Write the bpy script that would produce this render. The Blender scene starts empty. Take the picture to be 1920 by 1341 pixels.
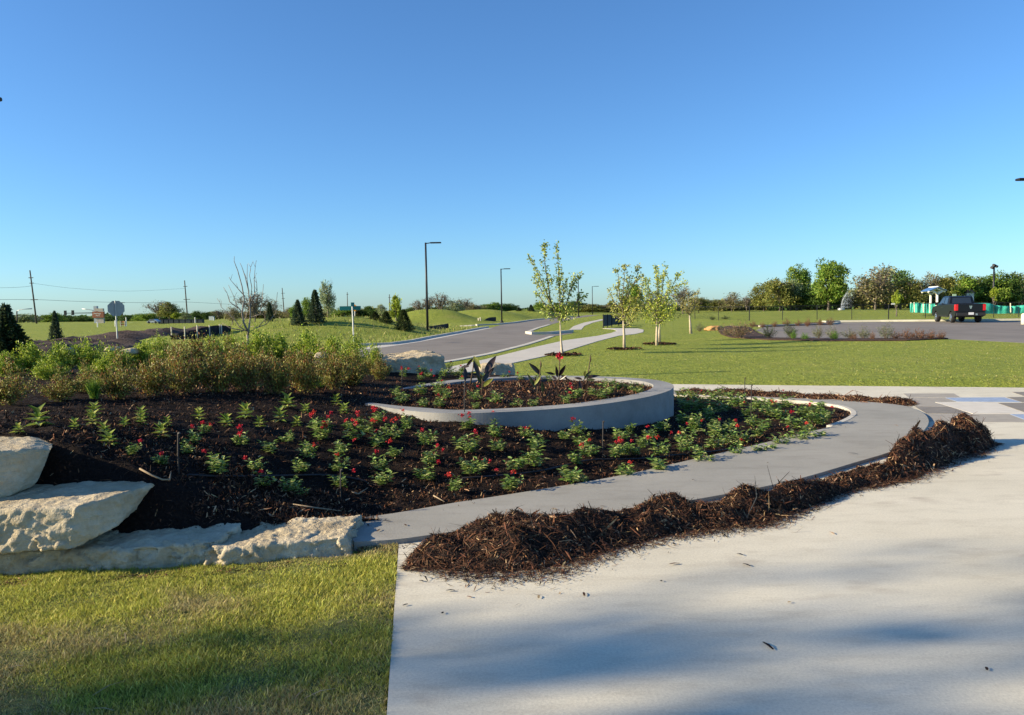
import bpy, bmesh, math, random
import numpy as np
from mathutils import Vector
from mathutils.geometry import tessellate_polygon
R = math.radians
rs = np.random.RandomState(7)
random.seed(7)
C = bpy.context.scene.collection

# ------------------------------------------------------------------ camera
CAM = np.array((0.0, 0.0, 1.6)); FOC = 1430.0; PIT = math.atan(92.5/1430); ROL = R(0.95)
_f = np.array((0, math.cos(PIT), -math.sin(PIT))); _r0 = np.array((1.0, 0, 0)); _u0 = np.array((0, math.sin(PIT), math.cos(PIT)))
_r = math.cos(ROL)*_r0 - math.sin(ROL)*_u0; _u = math.sin(ROL)*_r0 + math.cos(ROL)*_u0
def ray(px, py): return _f + _r*((px-960)/FOC) + _u*((670.5-py)/FOC)
def G(px, py, z=0.0):                                   # point on a level plane
    d = ray(px, py); t = (z-CAM[2])/d[2]; return CAM + d*t
def D(px, py, y):                                       # point at a ground distance
    d = ray(px, py); return CAM + d*(y/d[1])
def hor(px): return 578 - (px-960)*math.tan(ROL)

cam = bpy.data.cameras.new('camera'); co = bpy.data.objects.new('camera', cam); C.objects.link(co)
from mathutils import Matrix
co.matrix_world = Matrix(((_r[0], _u[0], -_f[0], 0), (_r[1], _u[1], -_f[1], 0), (_r[2], _u[2], -_f[2], 1.6), (0, 0, 0, 1)))
cam.sensor_width = 36; cam.lens = FOC/1920*36; cam.clip_start = .05; cam.clip_end = 9000
bpy.context.scene.camera = co

# ------------------------------------------------------------------ noise
def _h(ix, iy, iz, s):
    n = (ix.astype(np.int64)*374761393 + iy.astype(np.int64)*668265263 + iz.astype(np.int64)*2147483647 + s*974634777) & 0xffffffff
    n = ((n ^ (n >> 13))*1274126177) & 0xffffffff
    n = ((n ^ (n >> 16))*2246822519) & 0xffffffff
    return ((n ^ (n >> 15)) & 0xffffff)/float(0xffffff)*2-1
def vn(x, y, z=None, s=0):
    x = np.asarray(x, float); y = np.asarray(y, float); z = np.zeros_like(x) if z is None else np.asarray(z, float)
    ix, iy, iz = np.floor(x), np.floor(y), np.floor(z); fx, fy, fz = x-ix, y-iy, z-iz
    fx, fy, fz = [t*t*(3-2*t) for t in (fx, fy, fz)]
    o = 0
    for a in (0, 1):
        for b in (0, 1):
            for c in (0, 1):
                o = o + _h(ix+a, iy+b, iz+c, s)*(fx if a else 1-fx)*(fy if b else 1-fy)*(fz if c else 1-fz)
    return o
def fbm(x, y, z=None, o=4, s=0):
    a, t, f = 1.0, 0, 1.0
    for k in range(o):
        t = t + a*vn(np.asarray(x)*f, np.asarray(y)*f, None if z is None else np.asarray(z)*f, s+k*17); a *= .5; f *= 2.03
    return t
def sst(a, b, x):
    t = np.clip((np.asarray(x, float)-a)/(b-a), 0, 1); return t*t*(3-2*t)

# ------------------------------------------------------------------ materials
MATS = {}
def newmat(name):
    m = bpy.data.materials.new(name); m.use_nodes = True; nt = m.node_tree; nt.nodes.clear(); MATS[name] = m
    return m, nt, nt.nodes, nt.links
def out(nt, sh):
    o = nt.nodes.new('ShaderNodeOutputMaterial'); nt.links.new(sh, o.inputs['Surface'])
def noise_node(nt, vec, scale, detail=4, rough=.55, stretch=None):
    if stretch:
        mp = nt.nodes.new('ShaderNodeMapping'); mp.inputs['Scale'].default_value = stretch; nt.links.new(vec, mp.inputs['Vector']); vec = mp.outputs[0]
    n = nt.nodes.new('ShaderNodeTexNoise'); n.inputs['Scale'].default_value = scale; n.inputs['Detail'].default_value = detail; n.inputs['Roughness'].default_value = rough
    nt.links.new(vec, n.inputs['Vector']); return n.outputs['Fac']
def ramp(nt, fac, stops):
    r = nt.nodes.new('ShaderNodeValToRGB'); e = r.color_ramp.elements
    while len(e) < len(stops): e.new(.5)
    for el, (p, c) in zip(e, stops): el.position = p; el.color = (*c, 1)
    nt.links.new(fac, r.inputs['Fac']); return r.outputs['Color']
def mixc(nt, fac, a, b, mode='MIX'):
    m = nt.nodes.new('ShaderNodeMix'); m.data_type = 'RGBA'; m.blend_type = mode
    for s, v in ((0, fac), (6, a), (7, b)):
        if isinstance(v, (int, float)): m.inputs[s].default_value = v
        elif isinstance(v, tuple): m.inputs[s].default_value = (*v, 1)
        else: nt.links.new(v, m.inputs[s])
    return m.outputs[2]
def coords(nt): return nt.nodes.new('ShaderNodeTexCoord').outputs['Object']
def bump(nt, h, strength, dist):
    b = nt.nodes.new('ShaderNodeBump'); b.inputs['Strength'].default_value = strength; b.inputs['Distance'].default_value = dist
    nt.links.new(h, b.inputs['Height']); return b.outputs['Normal']
def princ(nt, col, rough=.8, metal=0, normal=None, spec=.3, alpha=None):
    p = nt.nodes.new('ShaderNodeBsdfPrincipled')
    if isinstance(col, tuple): p.inputs['Base Color'].default_value = (*col, 1)
    else: nt.links.new(col, p.inputs['Base Color'])
    p.inputs['Roughness'].default_value = rough; p.inputs['Metallic'].default_value = metal; p.inputs['Specular IOR Level'].default_value = spec
    if normal: nt.links.new(normal, p.inputs['Normal'])
    return p.outputs[0]
def M_plain(name, col, rough=.6, metal=0, var=.25, scale=3.0, bm=0, spec=.3):
    m, nt, N, L = newmat(name); v = coords(nt); n = noise_node(nt, v, scale)
    c = ramp(nt, n, [(.3, tuple(k*(1-var) for k in col)), (.7, tuple(min(1, k*(1+var)) for k in col))])
    out(nt, princ(nt, c, rough, metal, bump(nt, noise_node(nt, v, scale*8), .6, bm) if bm else None, spec)); return m
def M_attr(name, rough=.7, trans=0.0, spec=.25, var=.2, vscale=30):
    m, nt, N, L = newmat(name); a = N.new('ShaderNodeAttribute'); a.attribute_name = 'Col'
    n = noise_node(nt, coords(nt), vscale, 2); k = ramp(nt, n, [(.3, (1-var,)*3), (.7, (1+var,)*3)])
    c = mixc(nt, 1.0, a.outputs['Color'], k, 'MULTIPLY'); s = princ(nt, c, rough, 0, None, spec)
    if trans:
        t = N.new('ShaderNodeBsdfTranslucent'); L.new(c, t.inputs['Color']); mx = N.new('ShaderNodeMixShader'); mx.inputs[0].default_value = trans
        L.new(s, mx.inputs[1]); L.new(t.outputs[0], mx.inputs[2]); s = mx.outputs[0]
    out(nt, s); return m

# ------------------------------------------------------------------ meshes and tags
def tag(o, label=None, cat=None, group=None, kind=None):
    if label: o['label'] = label
    if cat: o['category'] = cat
    if group: o['group'] = group
    if kind: o['kind'] = kind
    return o
def mesh_np(name, V, F, col=None, smooth=False):
    V = np.asarray(V, np.float32); F = np.asarray(F, np.int32); me = bpy.data.meshes.new(name)
    me.vertices.add(len(V)); me.vertices.foreach_set('co', V.ravel()); k = F.shape[1]
    me.loops.add(F.size); me.loops.foreach_set('vertex_index', F.ravel()); me.polygons.add(len(F))
    me.polygons.foreach_set('loop_start', np.arange(0, F.size, k, dtype=np.int32))
    me.update(calc_edges=True); me.validate()
    if col is not None:
        a = me.color_attributes.new('Col', 'FLOAT_COLOR', 'POINT'); col = np.asarray(col, np.float32)
        a.data.foreach_set('color', np.concatenate([col, np.ones((len(col), 1), np.float32)], 1).ravel())
    if smooth: me.polygons.foreach_set('use_smooth', np.ones(len(F), bool))
    return me
def link(name, me, mat=None, parent=None):
    o = bpy.data.objects.new(name, me); C.objects.link(o)
    if mat is not None and me is not None and not me.materials: me.materials.append(mat)
    if parent is not None: o.parent = parent
    return o
def empty(name, loc, label=None, cat=None, group=None, rz=0):
    o = bpy.data.objects.new(name, None); C.objects.link(o); o.location = loc; o.rotation_euler[2] = rz; o.empty_display_size = .1
    return tag(o, label, cat, group)
class MB:                                               # collects boxes, tubes and prisms into one mesh
    def __init__(s): s.v = []; s.f = []
    def add(s, v, f):
        b = len(s.v); s.v += [tuple(p) for p in v]; s.f += [tuple(b+i for i in q) for q in f]; return s
    def box(s, c, d, rz=0, rx=0):
        cx, cy, cz = c; hx, hy, hz = d[0]/2, d[1]/2, d[2]/2; P = []
        for dx, dy, dz in ((-1,-1,-1),(1,-1,-1),(1,1,-1),(-1,1,-1),(-1,-1,1),(1,-1,1),(1,1,1),(-1,1,1)):
            x, y, z = dx*hx, dy*hy, dz*hz
            y, z = y*math.cos(rx)-z*math.sin(rx), y*math.sin(rx)+z*math.cos(rx)
            P.append((cx+x*math.cos(rz)-y*math.sin(rz), cy+x*math.sin(rz)+y*math.cos(rz), cz+z))
        return s.add(P, ((0,3,2,1),(4,5,6,7),(0,1,5,4),(1,2,6,5),(2,3,7,6),(3,0,4,7)))
    def tube(s, pts, rad, n=6, caps=True):
        pts = [Vector(p) for p in pts]; rad = [rad]*len(pts) if not hasattr(rad, '__len__') else rad; rings = []
        for i, p in enumerate(pts):
            t = (pts[min(i+1, len(pts)-1)]-pts[max(i-1, 0)]).normalized()
            a = t.cross(Vector((0, 0, 1)) if abs(t.z) < .9 else Vector((1, 0, 0))).normalized(); b = t.cross(a)
            rings += [p+(a*math.cos(2*math.pi*k/n)+b*math.sin(2*math.pi*k/n))*rad[i] for k in range(n)]
        f = [(i*n+k, i*n+(k+1) % n, (i+1)*n+(k+1) % n, (i+1)*n+k) for i in range(len(pts)-1) for k in range(n)]
        if caps: f += [tuple(range(n))[::-1], tuple(range((len(pts)-1)*n, len(pts)*n))]
        return s.add(rings, f)
    def prism(s, poly, z0, z1):                         # polygon in plan, extruded up
        n = len(poly); zz = (lambda p, z: z(p[0], p[1]) if callable(z) else z)
        v = [(p[0], p[1], zz(p, z0)) for p in poly]+[(p[0], p[1], zz(p, z1)) for p in poly]
        tr = tessellate_polygon([[Vector((p[0], p[1], 0)) for p in poly]])
        ar = sum(poly[i][0]*poly[(i+1) % n][1]-poly[(i+1) % n][0]*poly[i][1] for i in range(n))
        f = []
        for t in tr:
            a, b, c = [poly[i] for i in t]
            up = (b[0]-a[0])*(c[1]-a[1])-(b[1]-a[1])*(c[0]-a[0]) > 0
            t = tuple(t) if up else tuple(t)[::-1]
            f.append(tuple(n+i for i in t)); f.append(t[::-1])
        for i in range(n):
            j = (i+1) % n; f.append((i, j, n+j, n+i) if ar > 0 else (j, i, n+i, n+j))
        return s.add(v, f)
    def extr(s, poly, a, b, fn):                        # polygon of (u,v) extruded from a to b, fn(u,v,w)->xyz
        n = len(poly); v = [fn(p[0], p[1], a) for p in poly]+[fn(p[0], p[1], b) for p in poly]
        tr = tessellate_polygon([[Vector((p[0], p[1], 0)) for p in poly]])
        f = [tuple(t) for t in tr]+[tuple(n+i for i in t)[::-1] for t in tr]+[(i, (i+1) % n, n+(i+1) % n, n+i) for i in range(n)]
        return s.add(v, f)
    def lathe(s, prof, c=(0, 0, 0), n=12, axis='z'):
        v = []
        for r, h in prof:
            for k in range(n):
                a = 2*math.pi*k/n; p = (r*math.cos(a), r*math.sin(a), h)
                if axis == 'x': p = (p[2], p[0], p[1])
                if axis == 'y': p = (p[0], p[2], p[1])
                v.append((p[0]+c[0], p[1]+c[1], p[2]+c[2]))
        f = [(i*n+k, i*n+(k+1) % n, (i+1)*n+(k+1) % n, (i+1)*n+k) for i in range(len(prof)-1) for k in range(n)]
        f += [tuple(range(n))[::-1], tuple(range((len(prof)-1)*n, len(prof)*n))]
        return s.add(v, f)
    def mesh(s, name, smooth=False, fix=True):
        me = bpy.data.meshes.new(name); me.from_pydata(s.v, [], s.f)
        if fix:
            bm = bmesh.new(); bm.from_mesh(me); bmesh.ops.recalc_face_normals(bm, faces=bm.faces); bm.to_mesh(me); bm.free()
        if smooth: me.polygons.foreach_set('use_smooth', np.ones(len(me.polygons), bool))
        me.update(); return me
    def build(s, name, mat, parent=None, smooth=False): return link(name, s.mesh(name, smooth), mat, parent)
def unit(v): return v/np.maximum(np.linalg.norm(v, axis=-1, keepdims=True), 1e-9)
def leaves(c, d, n, L, W, col, fold=.25, bend=0.0):     # folded four-cornered leaves, base at c, along d, facing n
    c = np.asarray(c, float); d = unit(d); n = unit(n-d*np.sum(n*d, 1, keepdims=True)); s = np.cross(d, n)
    L = np.broadcast_to(L, (len(c),))[:, None]; W = np.broadcast_to(W, (len(c),))[:, None]
    mid = c+d*L*.48; tip = c+d*L-n*L*bend
    V = np.stack([c, mid+s*W*.5+n*W*fold, tip, mid-s*W*.5+n*W*fold], 1).reshape(-1, 3); i = np.arange(len(c))[:, None]*4
    F = np.concatenate([i+np.array([[0, 1, 2]]), i+np.array([[0, 2, 3]])], 0)
    return V, F, np.repeat(np.broadcast_to(col, (len(c), 3)), 4, 0)
def strips(c, d, n, L, W, col, curl=.2, taper=.6):      # bent two-piece slivers centred at c
    c = np.asarray(c, float); d = unit(d); n = unit(n-d*np.sum(n*d, 1, keepdims=True)); s = np.cross(d, n)
    L = np.broadcast_to(L, (len(c),))[:, None]; W = np.broadcast_to(W, (len(c),))[:, None]; curl = np.broadcast_to(curl, (len(c),))[:, None]
    a = c-d*L*.5; b = c+n*L*curl*.5; e = c+d*L*.5
    V = np.stack([a-s*W*.5*taper, a+s*W*.5*taper, b-s*W*.5, b+s*W*.5, e-s*W*.5*taper, e+s*W*.5*taper], 1).reshape(-1, 3); i = np.arange(len(c))[:, None]*6
    F = np.concatenate([i+np.array([[0, 1, 3, 2]]), i+np.array([[2, 3, 5, 4]])], 0)
    return V, F, np.repeat(np.broadcast_to(col, (len(c), 3)), 6, 0)
def blades(c, h, w, lean, col, tipcol):                 # grass blades: foot, mid, tip
    n = len(c); a = rs.rand(n)*2*math.pi; s = np.stack([np.cos(a), np.sin(a), np.zeros(n)], 1)*np.broadcast_to(w, (n,))[:, None]*.5
    b = rs.rand(n)*2*math.pi; ld = np.stack([np.cos(b), np.sin(b), np.zeros(n)], 1)*np.broadcast_to(lean, (n,))[:, None]
    up = np.stack([np.zeros(n), np.zeros(n), np.broadcast_to(h, (n,))], 1)
    V = np.stack([c-s, c+s, c+up*.55+ld*.35+s*.8, c+up*.55+ld*.35-s*.8, c+up+ld], 1).reshape(-1, 3); i = np.arange(n)[:, None]*5
    F = np.concatenate([i+np.array([[0, 1, 2]]), i+np.array([[0, 2, 3]]), i+np.array([[3, 2, 4]])], 0)
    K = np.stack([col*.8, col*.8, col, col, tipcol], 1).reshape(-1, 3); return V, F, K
def pal(n, cols, wts, jit=.2):
    cols = np.array(cols); k = rs.choice(len(cols), n, p=np.array(wts)/sum(wts)); return np.clip(cols[k]*(1+jit*(rs.rand(n, 1)*2-1))*(1+.08*(rs.rand(n, 3)*2-1)), 0, 1)
def rdir(n, up=0.0):
    v = rs.normal(size=(n, 3)); v = unit(v); v[:, 2] += up; return unit(v)
def inpoly(x, y, P):
    x = np.asarray(x); y = np.asarray(y); r = np.zeros(x.shape, bool); j = len(P)-1
    for i in range(len(P)):
        xi, yi, xj, yj = P[i][0], P[i][1], P[j][0], P[j][1]
        if yi != yj: r ^= ((yi > y) != (yj > y)) & (x < (xj-xi)*(y-yi)/(yj-yi)+xi)
        j = i
    return r
def catmull(P, k=6, closed=False):
    P = [np.array(p, float) for p in P]; n = len(P); o = []
    for i in range(n if closed else n-1):
        g = (lambda j: P[j % n]) if closed else (lambda j: P[min(max(j, 0), n-1)])
        a, b, c, d = g(i-1), g(i), g(i+1), g(i+2)
        for t in np.arange(k)/k: o.append(.5*(2*b+(c-a)*t+(2*a-5*b+4*c-d)*t*t+(3*b-a-3*c+d)*t**3))
    if not closed: o.append(P[-1])
    return o
ORD = 'first second third fourth fifth sixth seventh eighth ninth tenth eleventh twelfth thirteenth fourteenth fifteenth sixteenth seventeenth eighteenth nineteenth twentieth'.split()
def nth(i):
    if i < 20: return ORD[i]
    t = ['twenty', 'thirty', 'forty', 'fifty'][(i+1)//10-2]; u = (i+1) % 10
    return t[:-1]+'ieth' if u == 0 else t+'-'+ORD[u-1]

# ------------------------------------------------------------------ light
SUN_EL, SUN_AZ = R(21), R(10.5)                            # low sun from the left and a little behind
to_sun = Vector((-math.cos(SUN_AZ)*math.cos(SUN_EL), -math.sin(SUN_AZ)*math.cos(SUN_EL), math.sin(SUN_EL)))
sl = bpy.data.lights.new('sun', 'SUN'); so = bpy.data.objects.new('sun', sl); C.objects.link(so)
sl.energy = 5.0; sl.angle = R(.55); sl.color = (1, .845, .59); so.rotation_euler = to_sun.to_track_quat('Z', 'Y').to_euler(); so.location = (-30, -5, 20)
w = bpy.data.worlds.new('World'); bpy.context.scene.world = w; w.use_nodes = True; nt = w.node_tree
sky = nt.nodes.new('ShaderNodeTexSky'); sky.sky_type = 'NISHITA'; sky.sun_disc = False; sky.sun_elevation = SUN_EL
sky.sun_rotation = math.atan2(to_sun.x, to_sun.y); sky.altitude = 300; sky.air_density = 1.0; sky.dust_density = .4; sky.ozone_density = 5.0
nt.links.new(mixc(nt, 1.0, sky.outputs[0], (.83, 1.10, 1.28), 'MULTIPLY'), nt.nodes['Background'].inputs[0]); nt.nodes['Background'].inputs[1].default_value = .077
sc = bpy.context.scene; sc.view_settings.view_transform = 'Standard'; sc.view_settings.look = 'None'; sc.view_settings.exposure = 1.0; sc.view_settings.gamma = 1
sc.cycles.max_bounces = 6; sc.cycles.transparent_max_bounces = 12; sc.cycles.use_denoising = True
# ------------------------------------------------------------------ terrain
IN_PX = [(640,975),(740,962),(850,943),(960,926),(1100,903),(1200,884),(1300,861),(1400,838),(1500,814),(1560,799),(1594,786),(1606,776),(1598,767),(1570,759),(1500,751),(1400,745),(1300,741),(1250,739)]
OUT_PX = [(664,1016),(745,1011),(850,997),(1000,980),(1150,962),(1240,948),(1300,937),(1400,919),(1500,897),(1600,868),(1680,843),(1720,818),(1740,796),(1738,781),(1722,770),(1690,760),(1600,751),(1500,744),(1400,738),(1250,731)]
BZ = .035
INN = catmull([G(a, b, BZ)[:2] for a, b in IN_PX], 5); OUTR = catmull([G(a, b, BZ)[:2] for a, b in OUT_PX], 5)
RING = catmull([(-1.8,9.24),(-1.4,8.72),(-.95,8.32),(-.55,8.20),(-.02,8.27),(.45,8.43),(.92,8.69),(1.44,9.15),(1.76,9.53),(2.06,10.03),(2.24,10.55),(2.29,11.0),(2.2,11.5),(1.92,11.92),(1.42,12.3),(.6,12.6),(-.2,12.55),(-.95,12.1),(-1.4,11.4),(-1.62,10.9)], 14)
RZ = .475
# soil heights: smooth surface through known points
cp = [(p[0], p[1], -.005) for p in INN[::5]]
cp += [(-1.74,9.2,.46),(-.95,8.47,.40),(-.52,8.22,.37),(-.11,8.18,.32),(.45,8.43,.24),(.92,8.69,.20),(1.44,9.15,.15),(2.06,10.03,.11),(2.2,10.6,.08),(2.4,11.3,.03),(1.9,12.2,.12),
       (-3.2,5.35,.70),(-2.75,5.35,.52),(-2.42,5.3,.40),(-2.2,5.25,.26),(-1.9,5.35,.19),(-1.3,5.45,.10),(-3,6,.62),(-2.2,6.2,.40),(-4.6,5.6,.78),(-3,7.5,.62),(-5,8,.72),(-3,9.5,.62),(-6,10,.72),(-9,11,.75),
       (-2,11,.50),(-1.5,12.6,.46),(.3,13.3,.40),(-4,13,.66),(-2.4,13.8,.56),(-8,15,.62),(-4,16.5,.42),(-12,16,.55),(-1,15.2,.30),(2.2,13.2,.12)]
cp = np.array(cp); _n = len(cp)
def _tps(r2): return np.where(r2 > 1e-12, .5*r2*np.log(np.maximum(r2, 1e-12)), 0)
_A = np.zeros((_n+3, _n+3)); _A[:_n, :_n] = _tps(((cp[:, None, :2]-cp[None, :, :2])**2).sum(-1))+np.eye(_n)*.05
_A[:_n, _n] = _A[_n, :_n] = 1; _A[:_n, _n+1:] = cp[:, :2]; _A[_n+1:, :_n] = cp[:, :2].T
_wt = np.linalg.solve(_A, np.concatenate([cp[:, 2], np.zeros(3)]))
def S(x, y):                                            # bed soil height
    x = np.asarray(x, float); y = np.asarray(y, float); sh = x.shape; q = np.stack([x.ravel(), y.ravel()], 1); o = []
    for k in range(0, len(q), 20000):
        b = q[k:k+20000]; o.append(_tps(((b[:, None]-cp[None, :, :2])**2).sum(-1))@_wt[:_n]+_wt[_n]+b@_wt[_n+1:])
    return np.concatenate(o).reshape(sh)
HILLS = [(-14.5,51,6.0,6.5,1.05),(-9.5,54,3.4,4.5,.45),(-17.5,74,6,7,1.0),(-9.5,92,4.6,6.0,1.62),(-4.6,110,5.4,7,1.50),(2.5,124,6,7,1.30),
         (24,96,12,9,.45),(44,110,22,9,.55),(-13.5,42,3.2,2.6,.25)]
def H(x, y):
    x = np.asarray(x, float); y = np.asarray(y, float)
    z = -.03+.05*fbm(x*.22, y*.22, o=3, s=3)*sst(17, 24, y)+.07*fbm(x*.05, y*.05, o=2, s=9)*sst(26, 60, y)*sst(500, 200, y)
    for cx, cy, rx, ry, h in HILLS: z = z+h*np.exp(-((np.abs(x-cx)/rx)**2.6+(np.abs(y-cy)/ry)**2.6)*.8)
    return z-.35*sst(5.55, 6.1, y)*sst(16.2, 14.5, y)*sst(-9, -8, x)*sst(30, 28, x)
def Hs(x, y): return float(H(x, y))
# flatten the ground where the road, the path and the car park lie
ROAD_L = [G(a, b)[:2] for a, b in [(560,672),(663,657),(700,653),(760,644.5),(800,637.5),(857,627),(900,618.5),(915,616),(940,609),(985,602),(1030,598),(1075,594.5),(1100,591)]]
ROAD_R = [G(a, b)[:2] for a, b in [(1124,591),(1085,596),(1055,602),(1030,609.5),(1008,616),(992,622),(990,626),(1010,628),(1072,623.5),(1074,625),(1040,630),(1015,637),(985,646),(922,662),(860,674),(760,690),(560,720)]]
ROAD = ROAD_L+ROAD_R
PATH1 = [G(a, b)[:2] for a, b in [(760,706),(905,675),(1000,651.5),(1060,638),(1120,630),(1146,624.5),(1157,620.5),(1150,617.5),(1130,616),(1165,615.6),(1196,616),(1207,618.5),(1206,623),(1190,626.5),(1160,629.5),(1120,640),(1050,661.5),(960,681),(860,702),(760,722)]]
PATH2 = [G(a, b)[:2] for a, b in [(1067,618.5),(1075,612),(1095,605),(1128,598.5),(1135,599.5),(1112,605),(1096,611),(1090,618)]]
LOT = [G(a, b)[:2] for a, b in [(1418,619),(1432,612.5),(1500,609.5),(1560,608),(1572,604.2),(1650,603.4),(1766,602.6),(1920,601),(2300,597),(2600,660),(2100,648),(1920,642.5),(1780,635.5),(1700,636.5),(1560,637.5),(1450,635)]]
Hraw = H
_flat = [(np.array(p), w) for p, w in ((ROAD, 1), (PATH1, 1), (PATH2, 1), (LOT, 1))]
def segd(x, y, P):
    d = np.full(np.shape(x), 1e9)
    for i in range(len(P)):
        ax, ay = P[i]; bx, by = P[(i+1) % len(P)]; l2 = (bx-ax)**2+(by-ay)**2+1e-9
        t = np.clip(((x-ax)*(bx-ax)+(y-ay)*(by-ay))/l2, 0, 1); d = np.minimum(d, np.hypot(x-ax-t*(bx-ax), y-ay-t*(by-ay)))
    return d
def H(x, y):
    x = np.asarray(x, float); y = np.asarray(y, float); z = Hraw(x, y); k = np.ones(x.shape)
    for P, _ in _flat:
        d = np.where(inpoly(x, y, P), 0, segd(x, y, P)); k = np.minimum(k, sst(.9, 3.6, d))
    return z*k+(-.014)*(1-k)-3*sst(190, 270, y)*sst(-25, -60, x)
def Hs(x, y): return float(H(np.array([x]), np.array([y]))[0])

def lawn_material():
    m, nt, N, L = newmat('lawn_grass'); v = coords(nt)
    a = noise_node(nt, v, .35, 5, .6); b = noise_node(nt, v, 2.2, 5, .7); c = noise_node(nt, v, 14, 4, .7)
    c1 = ramp(nt, b, [(.25, (.150,.195,.026)), (.5, (.225,.270,.042)), (.75, (.330,.335,.070))])
    c2 = ramp(nt, a, [(.3, (.180,.235,.034)), (.55, (.245,.285,.046)), (.75, (.330,.310,.090))])
    col = mixc(nt, .5, c1, c2); col = mixc(nt, .75, col, ramp(nt, c, [(.25, (.45,.45,.4)), (.7, (1.5,1.45,1.4))]), 'MULTIPLY')
    hh = N.new('ShaderNodeMath'); hh.operation = 'MULTIPLY_ADD'; L.new(b, hh.inputs[0]); hh.inputs[1].default_value = 2.0; L.new(c, hh.inputs[2])
    out(nt, princ(nt, col, .9, 0, bump(nt, hh.outputs[0], .9, .09), .15)); return m
lawn_m = lawn_material()
# one ground sheet to the horizon, finer in front of the camera
ang = np.concatenate([np.arange(-180, -46, 3.0), np.arange(-46, 46, .22), np.arange(46, 180.1, 3.0)])*math.pi/180
rad = np.concatenate([[0.0, .8], 1.6*np.power(1.021, np.arange(0, 345))]); rad = np.concatenate([rad[rad < 2600], [3000, 5000]])
xx = rad[:, None]*np.sin(ang)[None]; yy = rad[:, None]*np.cos(ang)[None]; zz = H(xx, yy)
na = len(ang); ii = (np.arange(len(rad)-1)[:, None]*na+np.arange(na-1)[None]).ravel()
me = mesh_np('ground', np.stack([xx, yy, zz], -1).reshape(-1, 3), np.stack([ii, ii+1, ii+na+1, ii+na], 1)[:, ::-1], None, True)
ground = tag(link('ground', me, lawn_m), kind='structure')
if ground.data.polygons[5000].normal.z < 0: ground.data.flip_normals()

def concrete(name, c1, c2, fine=.17, stains=True, sc=1.0):
    m, nt, N, L = newmat(name); v = coords(nt); a = noise_node(nt, v, .8*sc, 6, .6); b = noise_node(nt, v, 70, 3, .85); d = noise_node(nt, v, 3.5, 6, .7, (.55, 1.6, 1))
    col = ramp(nt, a, [(.3, c1), (.7, c2)])
    col = mixc(nt, .8, col, ramp(nt, b, [(.25, (1-fine*1.6,)*3), (.75, (1+fine,)*3)]), 'MULTIPLY')
    col = mixc(nt, .8, col, ramp(nt, d, [(.28, (.80,.78,.76)), (.5, (1,1,1)), (.8, (1.06,1.05,1.03))]), 'MULTIPLY')
    if stains: col = mixc(nt, ramp(nt, noise_node(nt, v, 1.7, 3, .5, (1, 1.8, 1)), [(.62, (0,)*3), (.78, (.5,)*3)]), col, (.27,.21,.16))
    br = noise_node(nt, v, 30, 2, .6, (1, 9, 1))
    h = N.new('ShaderNodeMath'); h.operation = 'ADD'; L.new(br, h.inputs[0]); L.new(b, h.inputs[1])
    out(nt, princ(nt, col, .85, 0, bump(nt, h.outputs[0], .28, .006), .25)); return m
plaza_m = concrete('pale_concrete', (.585,.54,.425), (.685,.635,.51)); band_m = concrete('grey_concrete', (.27,.26,.228), (.35,.335,.295), .10, False)
wall_m = concrete('cast_concrete', (.21,.212,.208), (.33,.325,.31), .10, True, 2); kerb_m = concrete('kerb_concrete', (.46,.43,.37), (.56,.53,.46), .06, False)
path_m = concrete('path_concrete', (.47,.44,.385), (.55,.515,.455), .05, False)
def asphalt():
    m, nt, N, L = newmat('asphalt'); v = coords(nt); a = noise_node(nt, v, .25, 5, .6, (1, .35, 1)); b = noise_node(nt, v, 40, 3, .8); d = noise_node(nt, v, 1.2, 4, .6, (.35, 1.6, 1))
    col = ramp(nt, a, [(.3, (.175,.152,.130)), (.7, (.24,.212,.182))]); col = mixc(nt, .7, col, ramp(nt, b, [(.2, (.75,)*3), (.8, (1.2,)*3)]), 'MULTIPLY')
    col = mixc(nt, .8, col, ramp(nt, d, [(.36, (.62,.62,.63)), (.46, (1, 1, 1))]), 'MULTIPLY')
    out(nt, princ(nt, col, .85, 0, bump(nt, b, .3, .01), .3)); return m
asph_m = asphalt()
# plaza, with the mow band standing a little above it
mid = [(np.array(a)*.5+np.array(b)*.5) for a, b in zip([INN[int(i)] for i in np.linspace(0, len(INN)-1, 40)], [OUTR[int(i)] for i in np.linspace(0, len(OUTR)-1, 40)])]
pl_a, pl_b = G(725, 1341)[:2], G(748, 1016)[:2]; far = pl_a+(pl_a-pl_b)*3.2
fe1, fe2 = G(1265, 720.5)[:2], G(1920, 727)[:2]; fe3 = fe2+(fe2-fe1)*2.2
edge0 = np.array(OUTR[6]); 
PLAZA = [far, (26, far[1]), tuple(fe3), tuple(fe2), tuple(fe1), tuple(fe1+(fe1-fe2)*.12), tuple(mid[-1]), *[tuple(p) for p in mid[::-1][1:-4]], tuple(edge0), tuple(pl_b)]
plaza = tag(MB().prism([tuple(p) for p in PLAZA], -.3, 0).build('plaza', plaza_m), kind='structure')
band = tag(MB().prism([tuple(p) for p in OUTR+INN[::-1]], -.10, BZ).build('walkway', band_m), kind='structure')
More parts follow.
